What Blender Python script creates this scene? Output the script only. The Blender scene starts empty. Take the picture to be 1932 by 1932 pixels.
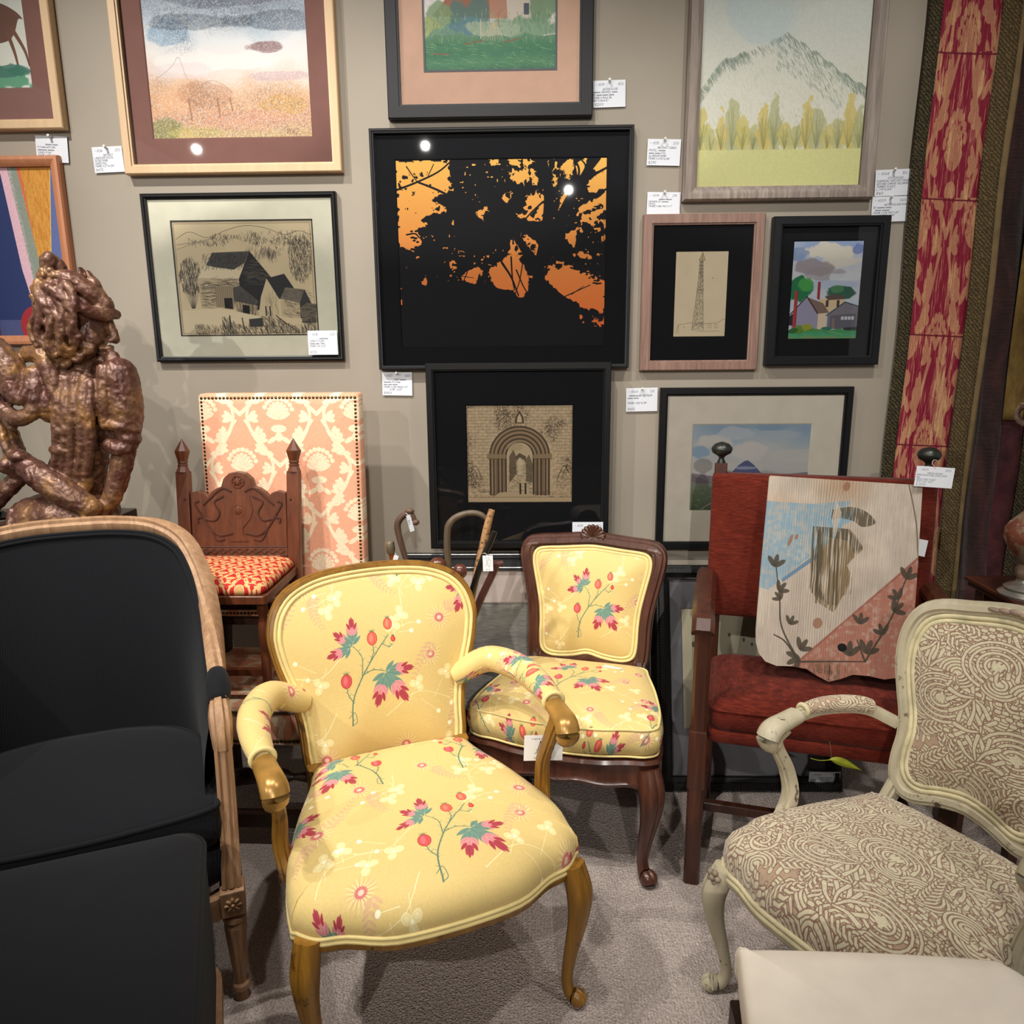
import bpy, math
import numpy as np
from mathutils import Vector, Matrix
SC=bpy.context.scene
COL=SC.collection
# ------------------------------------------------------------------ camera (1932 x 1932 frame)
F_PX=1425.5
CAM=np.array((0.0,-2.45,1.5))
def _n(v): v=np.array(v,float);return v/np.linalg.norm(v)
_Z=-_n((54,-6540,F_PX));_Y=np.array((34.,311.,F_PX));_Y=_n(_Y-_Y.dot(_Z)*_Z);_X=np.cross(_Y,_Z)
if _X[0]<0:_X=-_X
ROT=np.array([_X,_Y,_Z])                      # columns: camera right, up, forward in world axes
cd=bpy.data.cameras.new("camera");cd.sensor_width=36;cd.sensor_fit='HORIZONTAL';cd.lens=F_PX/1932*36;cd.clip_start=.05
cam=bpy.data.objects.new("camera",cd);COL.objects.link(cam);SC.camera=cam
M4=Matrix.Identity(4)
for i in range(3):
    M4[i][0]=ROT[i,0];M4[i][1]=ROT[i,1];M4[i][2]=-ROT[i,2];M4[i][3]=CAM[i]
cam.matrix_world=M4
def ray(px,py): return ROT@np.array(((px-966)/F_PX,-(py-966)/F_PX,1.0))
def at(px,py,y):
    """the point seen at a photograph pixel on the vertical plane at depth y"""
    d=ray(px,py);return CAM+d*((y-CAM[1])/d[1])
def fl(px,py,z=0.0):
    """the point seen at a photograph pixel at height z"""
    d=ray(px,py);return CAM+d*((z-CAM[2])/d[2])
# ------------------------------------------------------------------ light and exposure
SC.view_settings.view_transform='Standard';SC.view_settings.look='None';SC.view_settings.gamma=1.0
SC.view_settings.use_curve_mapping=False
SC.cycles.max_bounces=8;SC.cycles.diffuse_bounces=4;SC.cycles.glossy_bounces=3;SC.cycles.caustics_reflective=False;SC.cycles.caustics_refractive=False
SC.view_settings.exposure=-0.52
wd=bpy.data.worlds.new("world");SC.world=wd;wd.use_nodes=True
wd.node_tree.nodes["Background"].inputs[0].default_value=(1.0,.95,.88,1);wd.node_tree.nodes["Background"].inputs[1].default_value=.55
LIGHTS=[ # position, target, watts, cone, blend, radius   (ceiling track spots of the shop)
 ((-1.70,-1.30,3.50),(-.85,.13,.95),310,74,.95,.035),
 ((-.35,-1.30,3.50),(-.20,.13,.90),205,74,.95,.035),
 ((1.05,-1.30,3.50),(.90,.13,1.00),140,74,.95,.035),
 ((-.70,-1.62,3.30),(-.28,-.85,.45),66,62,.6,.04),
 ((.75,-1.62,3.30),(.60,-1.15,.40),95,62,.6,.04),
 ((-1.55,-1.62,3.30),(-1.0,-.70,.60),120,62,.6,.04),
 ((-.87,-4.00,3.15),(-.25,-.3,1.2),230,46,.5,.03),
 ((.42,-5.90,3.15),(.30,-.1,1.4),380,40,.5,.03),
 ((-2.80,-4.00,3.15),(-1.0,0,1.4),250,46,.5,.03),
]
for i,(p,t,w,cone,bl,rad) in enumerate(LIGHTS):
    l=bpy.data.lights.new("track_spot","SPOT");l.energy=w;l.color=(1.0,.96,.90);l.spot_size=math.radians(cone);l.spot_blend=bl;l.shadow_soft_size=rad
    o=bpy.data.objects.new("track_spot",l);COL.objects.link(o);o.location=p
    o.rotation_euler=(Vector(t)-Vector(p)).to_track_quat('-Z','Y').to_euler()
# ------------------------------------------------------------------ object bookkeeping
def tag(o,label,cat,group=None):
    o["label"]=label;o["category"]=cat
    if group:o["group"]=group
    return o
def thing(name,label,cat,loc=(0,0,0),rz=0.0,group=None,rx=0.0):
    o=bpy.data.objects.new(name,None);COL.objects.link(o);o.location=loc;o.rotation_euler=(rx,0,rz);o.empty_display_size=.05
    return tag(o,label,cat,group)
def child(name,me,parent):
    o=bpy.data.objects.new(name,me);COL.objects.link(o)
    if parent is not None:o.parent=parent
    return o
# ------------------------------------------------------------------ meshes
def V(*a): return np.array(a,float)
class MB:
    def __init__(s): s.v=[];s.f=[];s.uv=[]
    def add(s,vs,fs,uv=None):
        k=len(s.v);s.v+=[tuple(map(float,p)) for p in vs];s.f+=[tuple(i+k for i in f) for f in fs]
        s.uv+=list(uv) if uv is not None else [(0.0,0.0)]*len(vs);return s
    def box(s,x0,y0,z0,x1,y1,z1,fn=None):
        v=[(x,y,z) for z in (z0,z1) for y in (y0,y1) for x in (x0,x1)]
        if fn:v=[fn(*p) for p in v]
        return s.add(v,[(0,2,3,1),(4,5,7,6),(0,1,5,4),(2,6,7,3),(0,4,6,2),(1,3,7,5)],[((p[0]),(p[2])) for p in v])
    def sweep(s,path,sec,up=(0,0,1),closed=False,scale=None,cap=True,uvs=(1,1)):
        """carry the section (side, up) along the path; scale per point: number or pair"""
        P=[np.array(p,float) for p in path];n=len(P);m=len(sec);vs=[];uv=[];L=0
        ups=up if isinstance(up,list) else None;U=np.array(up if ups is None else up[0],float);ps=None
        for i in range(n):
            a=P[i-1] if (i>0 or closed) else P[i];b=P[(i+1)%n] if (i<n-1 or closed) else P[i]
            T=_n(b-a) if np.linalg.norm(b-a)>1e-9 else _n(P[min(i+1,n-1)]-P[max(i-1,0)])
            if ups: U=np.array(ups[i],float)
            S=np.cross(T,U)
            if np.linalg.norm(S)<1e-3: S=ps if ps is not None else np.cross(T,V(.3,.8,.1))
            S=_n(S);ps=S;N=np.cross(S,T)
            k=scale[i] if scale is not None else 1.0
            ka,kb=(k if hasattr(k,'__len__') else (k,k))
            if i: L+=np.linalg.norm(P[i]-P[i-1])
            for j,(x,y) in enumerate(sec): vs.append(P[i]+S*x*ka+N*y*kb);uv.append((L*uvs[0],j/m*uvs[1]))
        fs=[]
        for i in range(n if closed else n-1):
            q=(i+1)%n
            for j in range(m): fs.append((i*m+j,i*m+(j+1)%m,q*m+(j+1)%m,q*m+j))
        if cap and not closed: fs+=[tuple(range(m))[::-1],tuple((n-1)*m+j for j in range(m))]
        return s.add(vs,fs,uv)
    def tube(s,path,r,n=10,up=(0,0,1),closed=False,cap=True):
        sec=[(math.cos(a*2*math.pi/n),math.sin(a*2*math.pi/n)) for a in range(n)]
        rs=[r]*len(path) if not hasattr(r,'__len__') else list(r)
        return s.sweep(path,sec,up,closed,rs,cap)
    def lathe(s,prof,n=18,o=(0,0,0),ax=(0,0,1)):
        A=_n(ax);B=_n(np.cross(A,V(1,.02,.1) if abs(A[0])<.9 else V(0,1,0)));Cc=np.cross(A,B);o=np.array(o,float);vs=[]
        for r,z in prof:
            for k in range(n):
                a=2*math.pi*k/n;vs.append(o+A*z+(B*math.cos(a)+Cc*math.sin(a))*max(r,1e-4))
        fs=[(i*n+k,i*n+(k+1)%n,(i+1)*n+(k+1)%n,(i+1)*n+k) for i in range(len(prof)-1) for k in range(n)]
        fs+=[tuple(range(n))[::-1],tuple((len(prof)-1)*n+k for k in range(n))]
        return s.add(vs,fs)
    def prism(s,out,d0,d1,fn,uvf=None):
        """extrude the outline (u,v) from depth d0 to d1; fn(u,v,d)->xyz"""
        n=len(out);vs=[fn(u,v,d) for d in (d0,d1) for u,v in out]
        uv=[(uvf(u,v) if uvf else (u,v)) for d in (d0,d1) for u,v in out]
        return s.add(vs,[tuple(range(n))[::-1],tuple(range(n,2*n))]+[(i,(i+1)%n,n+(i+1)%n,n+i) for i in range(n)],uv)
    def pad(s,out,prof,fn,uvf=None,cen=None):
        """domed upholstery: rings of the outline shrunk to the centre, prof=[(shrink,height,uvshrink)]"""
        out=[np.array(p,float) for p in out];c=np.mean(out,0) if cen is None else np.array(cen,float);n=len(out);vs=[];uv=[]
        for (k,h,ku) in prof:
            for p in out:
                q=c+(p-c)*k;vs.append(fn(q[0],q[1],h));w=c+(p-c)*ku;uv.append(uvf(*w) if uvf else tuple(w))
        vs.append(fn(c[0],c[1],prof[-1][1]));uv.append(uvf(*c) if uvf else tuple(c))
        fs=[(i*n+j,i*n+(j+1)%n,(i+1)*n+(j+1)%n,(i+1)*n+j) for i in range(len(prof)-1) for j in range(n)]
        k=(len(prof)-1)*n;fs+=[(k+j,k+(j+1)%n,len(vs)-1) for j in range(n)];fs+=[tuple(range(n))[::-1]]
        return s.add(vs,fs,uv)
    def ball(s,c,r,n=12,m=8,R=None):
        c=np.array(c,float);r=np.array(r if hasattr(r,'__len__') else (r,r,r),float);vs=[];R=np.eye(3) if R is None else R
        for i in range(m+1):
            t=math.pi*i/m
            for k in range(n):
                a=2*math.pi*k/n;vs.append(c+R@(r*V(max(math.sin(t),1e-3)*math.cos(a),max(math.sin(t),1e-3)*math.sin(a),math.cos(t))))
        return s.add(vs,[(i*n+k,(i+1)*n+k,(i+1)*n+(k+1)%n,i*n+(k+1)%n) for i in range(m) for k in range(n)]+[tuple(range(n)),tuple(m*n+k for k in range(n))[::-1]])
    def grid(s,nu,nv,fn,uvf=None):
        vs=[fn(i/nu,j/nv) for j in range(nv+1) for i in range(nu+1)];uv=[(uvf(i/nu,j/nv) if uvf else (i/nu,j/nv)) for j in range(nv+1) for i in range(nu+1)]
        return s.add(vs,[(j*(nu+1)+i,j*(nu+1)+i+1,(j+1)*(nu+1)+i+1,(j+1)*(nu+1)+i) for j in range(nv) for i in range(nu)],uv)
    def mesh(s,name,mat=None,smooth=True,ang=40):
        me=bpy.data.meshes.new(name);me.from_pydata(s.v,[],s.f);u=me.uv_layers.new(name="uv")
        li=np.zeros(len(me.loops),np.int32);me.loops.foreach_get("vertex_index",li);u.data.foreach_set("uv",np.array(s.uv,np.float32)[li].ravel())
        if mat:me.materials.append(mat)
        import bmesh
        b=bmesh.new();b.from_mesh(me);bmesh.ops.recalc_face_normals(b,faces=b.faces);b.to_mesh(me);b.free()
        if smooth:
            me.polygons.foreach_set("use_smooth",[True]*len(me.polygons));me.set_sharp_from_angle(angle=math.radians(ang))
        me.update();return me
    def build(s,name,mat,parent=None,smooth=True,ang=40,bevel=0,sub=0):
        o=child(name,s.mesh(name,mat,smooth,ang),parent)
        if bevel:
            m=o.modifiers.new("bevel","BEVEL");m.width=bevel;m.segments=2;m.limit_method='ANGLE'
        if sub:
            m=o.modifiers.new("sub","SUBSURF");m.levels=sub;m.render_levels=sub
        return o
def rrect(x0,y0,x1,y1,r,n=5):
    o=[]
    for cx,cy,a0 in ((x1-r,y1-r,0),(x0+r,y1-r,90),(x0+r,y0+r,180),(x1-r,y0+r,270)):
        for k in range(n+1):
            a=math.radians(a0+90*k/n);o.append((cx+r*math.cos(a),cy+r*math.sin(a)))
    return o
def mirror_outline(half):
    """right half from bottom centre up to top centre -> closed outline"""
    return list(half)+[(-u,v) for u,v in half[::-1] if abs(u)>1e-6]
# ------------------------------------------------------------------ materials
MATS={}
def lin(c): return tuple(((v/255+.055)/1.055)**2.4 if v/255>.04045 else v/255/12.92 for v in c)+(1.0,)
class Nt:
    def __init__(s,name):
        s.m=bpy.data.materials.new(name);s.m.use_nodes=True;s.t=s.m.node_tree;s.b=s.t.nodes["Principled BSDF"]
    def n(s,ty,**k):
        x=s.t.nodes.new(ty)
        for a,v in k.items(): setattr(x,a,v)
        return x
    def l(s,a,b): s.t.links.new(a,b)
    def co(s,kind="Object",scale=(1,1,1),rot=(0,0,0)):
        tc=s.n("ShaderNodeTexCoord");mp=s.n("ShaderNodeMapping");mp.inputs["Scale"].default_value=scale;mp.inputs["Rotation"].default_value=rot;s.l(tc.outputs[kind],mp.inputs[0]);return mp.outputs[0]
    def noise(s,vec,sc,det=4,rough=.55,dist=0):
        x=s.n("ShaderNodeTexNoise");x.inputs["Scale"].default_value=sc;x.inputs["Detail"].default_value=det;x.inputs["Roughness"].default_value=rough;x.inputs["Distortion"].default_value=dist;s.l(vec,x.inputs["Vector"]);return x.outputs["Fac"]
    def ramp(s,fac,stops):
        r=s.n("ShaderNodeValToRGB");e=r.color_ramp.elements
        while len(e)<len(stops): e.new(.5)
        for q,(p,c) in zip(e,stops): q.position=p;q.color=lin(c)
        s.l(fac,r.inputs[0]);return r.outputs[0]
    def mixc(s,f,a,b,mode='MIX'):
        x=s.n("ShaderNodeMix",data_type='RGBA',blend_type=mode)
        for sock,v in ((x.inputs[0],f),(x.inputs[6],a),(x.inputs[7],b)):
            if hasattr(v,'links') : s.l(v,sock)
            elif isinstance(v,tuple): sock.default_value=lin(v) if len(v)==3 else v
            else: sock.default_value=v
        return x.outputs[2]
    def bump(s,h,st=.3,d=.002):
        b=s.n("ShaderNodeBump");b.inputs["Strength"].default_value=st;b.inputs["Distance"].default_value=d;s.l(h,b.inputs["Height"]);s.l(b.outputs[0],s.b.inputs["Normal"])
    def fin(s,col=None,rough=.6,spec=.5,metal=0,sheen=0,coat=0):
        if col is not None:
            if hasattr(col,'links'): s.l(col,s.b.inputs["Base Color"])
            else: s.b.inputs["Base Color"].default_value=lin(col)
        s.b.inputs["Roughness"].default_value=rough;s.b.inputs["Specular IOR Level"].default_value=spec;s.b.inputs["Metallic"].default_value=metal
        if sheen: s.b.inputs["Sheen Weight"].default_value=sheen
        if coat: s.b.inputs["Coat Weight"].default_value=coat;s.b.inputs["Coat Roughness"].default_value=.15
        return s.m
def plain(name,col,rough=.6,spec=.5,metal=0,var=.0,coat=0):
    t=Nt(name)
    if var:
        n=t.noise(t.co(),18,4);d=tuple(max(0,v*(1-var)) for v in col);b=tuple(min(255,v*(1+var)) for v in col)
        return t.fin(t.ramp(n,[(.3,d),(.7,b)]),rough,spec,metal,coat=coat)
    return t.fin(col,rough,spec,metal,coat=coat)
def wood(name,dark,light,axis='z',sc=1.0,rough=.45,grain=60,bump=.15,coat=0,wear=None,spec=.5):
    t=Nt(name);k={'x':(.06,1,1),'y':(1,.06,1),'z':(1,1,.06)}[axis]
    v=t.co(scale=tuple(q*sc for q in k));n=t.noise(v,grain,6,.65,.6);n2=t.noise(t.co(),7*sc,3)
    c=t.ramp(n,[(.25,dark),(.5,tuple((a+b)/2 for a,b in zip(dark,light))),(.75,light)])
    c=t.mixc(n2,c,t.mixc(.5,c,dark))
    if wear:
        wn=t.noise(t.co(),wear[2],6,.7,.4);f=t.ramp(wn,[(wear[1],(0,0,0)),(wear[1]+.06,(255,255,255))]);c=t.mixc(f,c,wear[0])
    if bump: t.bump(n,bump,.0015)
    return t.fin(c,rough,spec,coat=coat)
def printed(name,cv,rough=.6,ext='EXTEND',spec=.3,bumpimg=0,weave=0,sheen=0):
    """a flat print / woven cloth: the drawn canvas on the uv of the surface"""
    t=Nt(name);uv=t.n("ShaderNodeTexCoord");im=t.n("ShaderNodeTexImage");im.image=cv.image(name) if isinstance(cv,Cv) else cv;im.extension=ext;t.l(uv.outputs["UV"],im.inputs[0])
    if weave:
        n=t.noise(t.co(),weave,2);t.bump(n,.25,.001)
    if bumpimg:
        bw=t.n("ShaderNodeRGBToBW");t.l(im.outputs[0],bw.inputs[0]);t.bump(bw.outputs[0],bumpimg,.002)
    return t.fin(im.outputs[0],rough,spec,sheen=sheen)
def glass_mat():
    t=Nt("picture_glass");tr=t.n("ShaderNodeBsdfTransparent");gl=t.n("ShaderNodeBsdfGlossy");gl.inputs["Roughness"].default_value=.015
    fr=t.n("ShaderNodeFresnel");fr.inputs["IOR"].default_value=1.32;mx=t.n("ShaderNodeMixShader");t.l(fr.outputs[0],mx.inputs[0]);t.l(tr.outputs[0],mx.inputs[1]);t.l(gl.outputs[0],mx.inputs[2])
    t.l(mx.outputs[0],t.t.nodes["Material Output"].inputs["Surface"]);return t.m
# ------------------------------------------------------------------ flat prints drawn in code (no files)
def srgb(c): return tuple(v/255.0 for v in c)
class Cv:
    """a little raster canvas; coordinates 0..1 in both directions, y down"""
    def __init__(s,w,h,bg=(255,255,255),seed=1):
        s.w=w;s.h=h;s.a=np.ones((h,w,3),np.float32)*np.array(bg,np.float32)
        s.r=np.random.default_rng(seed)
        s.X,s.Y=np.meshgrid((np.arange(w)+.5)/w,(np.arange(h)+.5)/h)
    def noise(s,sc=8,octv=4,seed=0,sx=1.0,sy=1.0,gain=.5):
        r=np.random.default_rng(seed+77);out=np.zeros((s.h,s.w),np.float32);amp=1.0;tot=0
        for o in range(octv):
            gx=max(2,int(sc*sx*2**o));gy=max(2,int(sc*sy*2**o*s.h/s.w))
            g=r.random((gy+2,gx+2)).astype(np.float32)
            u=s.X[0]*gx;v=s.Y[:,0]*gy
            i=u.astype(int);j=v.astype(int);fu=u-i;fv=v-j;fu=fu*fu*(3-2*fu);fv=fv*fv*(3-2*fv)
            a=g[j][:,i]*(1-fu)+g[j][:,i+1]*fu;b=g[j+1][:,i]*(1-fu)+g[j+1][:,i+1]*fu
            out+=amp*(a*(1-fv)[:,None]+b*fv[:,None]);tot+=amp;amp*=gain
        return out/tot
    def mix(s,m,c):
        m=np.clip(m,0,1)[...,None];s.a=s.a*(1-m)+np.array(c,np.float32)*m
    def _box(s,x0,y0,x1,y1,pad=2):
        return max(0,int(x0-pad)),max(0,int(y0-pad)),min(s.w,int(x1+pad)+1),min(s.h,int(y1+pad)+1)
    def _put(s,b,m,c):
        x0,y0,x1,y1=b;m=m[...,None];s.a[y0:y1,x0:x1]=s.a[y0:y1,x0:x1]*(1-m)+np.array(c,np.float32)*m
    def poly(s,pts,c,al=1.0,tex=None):
        p=np.array(pts,float)*(s.w,s.h);b=s._box(*p.min(0),*p.max(0));x0,y0,x1,y1=b
        if x1<=x0 or y1<=y0: return
        acc=0
        for ox,oy in ((.25,.25),(.75,.25),(.25,.75),(.75,.75)):
            X,Y=np.meshgrid(np.arange(x0,x1)+ox,np.arange(y0,y1)+oy);ins=np.zeros(X.shape,bool)
            q=p[-1]
            for k in p:
                if k[1]!=q[1]:
                    ins^=((k[1]>Y)!=(q[1]>Y))&(X<(q[0]-k[0])*(Y-k[1])/(q[1]-k[1])+k[0])
                q=k
            acc=acc+ins*.25
        if tex is not None: acc=acc*tex[y0:y1,x0:x1]
        s._put(b,acc*al,c)
    def line(s,pts,c,w=2.0,w1=None,al=1.0):
        p=np.array(pts,float)*(s.w,s.h);n=len(p)-1;w1=w if w1 is None else w1
        for i in range(n):
            a,q=p[i],p[i+1];ra=(w+(w1-w)*i/n)/2;rb=(w+(w1-w)*(i+1)/n)/2;R=max(ra,rb)
            b=s._box(min(a[0],q[0])-R,min(a[1],q[1])-R,max(a[0],q[0])+R,max(a[1],q[1])+R);x0,y0,x1,y1=b
            if x1<=x0 or y1<=y0: continue
            X,Y=np.meshgrid(np.arange(x0,x1)+.5-a[0],np.arange(y0,y1)+.5-a[1])
            d=q-a;L=d@d
            t=np.clip((X*d[0]+Y*d[1])/L,0,1) if L>0 else np.zeros_like(X)
            dist=np.hypot(X-t*d[0],Y-t*d[1])
            s._put(b,np.clip(ra+(rb-ra)*t-dist+.5,0,1)*al*min(1,max(ra,rb)*2+.2),c)
    def ell(s,cx,cy,rx,ry,c,rot=0,al=1.0,soft=0):
        """rx, ry in units of the width"""
        R=max(rx,ry)*s.w;x,y=cx*s.w,cy*s.h;b=s._box(x-R,y-R,x+R,y+R);x0,y0,x1,y1=b
        if x1<=x0 or y1<=y0: return
        X,Y=np.meshgrid(np.arange(x0,x1)+.5-x,np.arange(y0,y1)+.5-y);ca,sa=math.cos(rot),math.sin(rot)
        e=np.hypot((X*ca+Y*sa)/(rx*s.w),(-X*sa+Y*ca)/(ry*s.w))
        k=min(rx,ry)*s.w if not soft else 1/soft
        s._put(b,np.clip((1-e)*k+(.5 if not soft else 0),0,1)*al,c)
    def curve(s,ctrl,c,w=2,w1=None,n=14,al=1.0):
        s.line(spl(ctrl,n),c,w,w1,al)
    def rects(s,x0,y0,x1,y1,c,al=1.0,tex=None): s.poly([(x0,y0),(x1,y0),(x1,y1),(x0,y1)],c,al,tex)
    def text(s,x,y,t,h,c,w=1.2,sl=.12,al=.85,adv=.8):
        """stroke lettering; h = letter height (fraction of canvas height)"""
        hx=h*s.h/s.w
        for ch in t.upper():
            if ch in 'I1': x-=hx*.14
            for st in GL.get(ch,()):
                s.line([(x+(px*.62+(1-py)*sl)*hx,y+(py-1)*h) for px,py in st],c,w,al=al)
            x+=hx*adv*(.5 if ch in " .,:;'\"!I1" else 1)
        return x
    def image(s,name):
        im=bpy.data.images.new(name,s.w,s.h,alpha=False)
        px=np.ones((s.h,s.w,4),np.float32);px[...,:3]=np.clip(s.a[::-1]/255.0,0,1)
        im.pixels.foreach_set(px.ravel());im.update();im.pack()
        return im
def spl(ctrl,n=12):
    """Catmull-Rom through the control points"""
    P=[np.array(p,float) for p in ctrl];P=[2*P[0]-P[1]]+P+[2*P[-1]-P[-2]];o=[]
    for i in range(1,len(P)-2):
        a,b,c,d=P[i-1:i+3]
        for k in range(n):
            t=k/n;o.append(.5*((2*b)+(c-a)*t+(2*a-5*b+4*c-d)*t*t+(3*b-a-3*c+d)*t**3))
    o.append(P[-2]);return o
_A={'A':"0,1 .5,0 1,1;.2,.6 .8,.6",'B':"0,1 0,0 .8,.1 .8,.4 0,.5 .9,.6 .9,.9 0,1",'C':"1,.15 .5,0 0,.3 0,.7 .5,1 1,.85",'D':"0,1 0,0 .6,.05 1,.5 .6,.95 0,1",'E':"1,0 0,0 0,1 1,1;0,.5 .7,.5",'F':"1,0 0,0 0,1;0,.5 .7,.5",'G':"1,.15 .5,0 0,.3 0,.7 .5,1 1,.8 1,.55 .6,.55",'H':"0,0 0,1;1,0 1,1;0,.5 1,.5",'I':".5,0 .5,1",'J':"1,0 1,.8 .6,1 .1,.8",'K':"0,0 0,1;1,0 0,.55 1,1",'L':"0,0 0,1 1,1",'M':"0,1 .1,0 .5,.6 .9,0 1,1",'N':"0,1 0,0 1,1 1,0",'O':".5,0 0,.3 0,.7 .5,1 1,.7 1,.3 .5,0",'P':"0,1 0,0 .9,.1 .9,.45 0,.55",'Q':".5,0 0,.3 0,.7 .5,1 1,.7 1,.3 .5,0;.6,.7 1,1",'R':"0,1 0,0 .9,.1 .9,.45 0,.55 1,1",'S':"1,.1 .4,0 0,.25 1,.7 .6,1 0,.9",'T':"0,0 1,0;.5,0 .5,1",'U':"0,0 0,.8 .5,1 1,.8 1,0",'V':"0,0 .5,1 1,0",'W':"0,0 .2,1 .5,.4 .8,1 1,0",'X':"0,0 1,1;1,0 0,1",'Y':"0,0 .5,.5 1,0;.5,.5 .5,1",'Z':"0,0 1,0 0,1 1,1",'0':".5,0 .1,.3 .1,.7 .5,1 .9,.7 .9,.3 .5,0",'1':".3,.2 .5,0 .5,1",'2':"0,.2 .5,0 1,.25 0,1 1,1",'3':"0,.1 .8,.1 .4,.45 1,.7 .5,1 0,.9",'4':".8,1 .8,0 0,.65 1,.65",'5':"1,0 .1,0 0,.45 .8,.5 .9,.85 .4,1 0,.9",'6':".9,0 .1,.6 .4,1 .9,.75 .5,.5 .1,.7",'7':"0,0 1,0 .3,1",'8':".5,.45 .1,.2 .5,0 .9,.2 .5,.45 0,.75 .5,1 1,.75 .5,.45",'9':".9,.3 .4,.5 .1,.2 .5,0 .9,.3 .6,1",'$':"1,.2 .4,.1 .1,.3 .9,.65 .6,.9 0,.8;.5,-.1 .5,1.1",'-':"0,.5 1,.5",'.':".4,.95 .5,1",',':".5,.9 .3,1.15",'"':".2,0 .2,.25;.6,0 .6,.25",'/':"0,1 1,0",':':".4,.3 .45,.35;.4,.8 .45,.85",'&':"1,1 .1,.2 .5,0 .7,.2 0,.7 .4,1 1,.6","'":".4,0 .4,.25",'~':"0,.8 .2,.3 .35,.9 .6,.35 .75,.9 1,.5",'½':".1,.3 .3,.1 .3,.5;.0,.9 1,.1;.6,.6 .9,.6 .6,1 1,1",'¼':".1,.3 .3,.1 .3,.5;.0,.9 1,.1;.9,1 .9,.6 .6,.85 1,.85",'¾':".0,.1 .3,.1 .3,.5 0,.5;.0,.9 1,.1;.9,1 .9,.6 .6,.85 1,.85"}
GL={k:[[tuple(float(q) for q in p.split(',')) for p in st.split()] for st in v.split(';')] for k,v in _A.items()}

# ---- the yellow silk with embroidered rose hips
def leaf_lobed(c,x,y,ang,L,cols,seed=0):
    """acanthus-like embroidered leaf: lobes along a mid rib"""
    ca,sa=math.cos(ang),math.sin(ang)
    T=lambda u,v:(x+(u*ca-v*sa)*L,y+(u*sa+v*ca)*L)
    def lobe(u,v,l,a,col,wd):
        pts=[]
        for k in range(15):
            t=k/14;ww=wd*math.sin(math.pi*min(1,t**.8))*(1 if t<.85 else .9)
            pts.append((t*l,ww))
        pts=pts+[(p,-q) for p,q in pts[::-1]]
        cb,sb=math.cos(a),math.sin(a)
        c.poly([T(u+p*cb-q*sb,v+p*sb+q*cb) for p,q in pts],col)
        for k in (-.5,0,.5):
            c.line([T(u+l*.1*cb,v+l*.1*sb),T(u+l*.85*cb-wd*k*sb,v+l*.85*sb+wd*k*cb)],tuple(np.array(col)*.72),1.1,al=.6)
    g,p,r=cols
    for (u,v,l,a,col,wd) in ((.0,0,.46,-.8,g,.075),(.0,0,.46,.8,g,.075),(.12,0,.46,-.5,g,.07),(.12,0,.46,.5,g,.07),(.1,0,.5,0,g,.09),(.34,.02,.36,.62,p,.075),(.34,-.02,.36,-.62,p,.075),(.38,0,.42,.22,p,.075),(.38,0,.42,-.22,p,.075),(.42,0,.5,0,p,.09),(.55,.07,.30,.45,r,.055),(.55,-.07,.30,-.45,r,.055),(.62,.02,.36,.14,r,.06),(.62,-.02,.36,-.14,r,.06),(.7,0,.34,0,r,.06)):
        lobe(u,v,l,a,col,wd)
def hip(c,x,y,r,rot=0,col=(226,104,82)):
    c.ell(x,y,r,r*1.28,(178,52,48),rot);c.ell(x,y,r*.88,r*1.16,col,rot)
    c.ell(x-r*.25,y-r*.1,r*.42,r*.8,tuple(min(255,v+32) for v in col),rot+.1,al=.7)
    for k in (-.35,.3): c.curve([(x+k*r,y-r*1.1),(x+k*r*1.7,y),(x+k*r,y+r*1.1)],(170,48,44),1.3,al=.7)
    for k in range(-3,4):
        a=-math.pi/2+k*.36+rot;x0=x+math.sin(rot)*r*1.2;y0=y-math.cos(rot)*r*1.2
        c.line([(x0,y0),(x0+math.cos(a)*r*.8,y0+math.sin(a)*r*.55)],(84,104,74),1.8,1)
def aster(c,x,y,r,sd=0):
    rr=np.random.default_rng(sd)
    for k in range(34):
        a=k/34*6.283;l=r*(.75+.3*rr.random());c.line([(x+math.cos(a)*r*.34,y+math.sin(a)*r*.34),(x+math.cos(a)*l,y+math.sin(a)*l)],(240,222,170) if k%2 else (206,164,124),3.0,1.4,al=.9)
    c.ell(x,y,r*.36,r*.33,(206,120,112));c.ell(x,y,r*.17,r*.16,(240,196,170))
    for k in range(16):
        a=k/16*6.283;c.line([(x+math.cos(a)*r*.2,y+math.sin(a)*r*.2),(x+math.cos(a)*r*.42,y+math.sin(a)*r*.42)],(190,96,96),1.4,al=.8)
def frond(c,x,y,x2,y2,col=(212,172,134),n=9,wd=.026):
    d=np.array((x2-x,y2-y));nr=np.array((-d[1],d[0]))/np.hypot(*d)
    for k in range(n):
        t=k/(n-1);q=np.array((x,y))+d*t+nr*.012*math.sin(t*3);s=wd*(1-.65*t)
        for sg in (-1,1):
            e=q+nr*sg*s+d/np.hypot(*d)*s*.7;m=(q+e)/2
            c.ell(m[0],m[1],s*.62,s*.24,col,math.atan2(e[1]-q[1],e[0]-q[0]),al=.8)
            c.line([tuple(q),tuple(e)],(196,150,112),1,al=.6)
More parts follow.
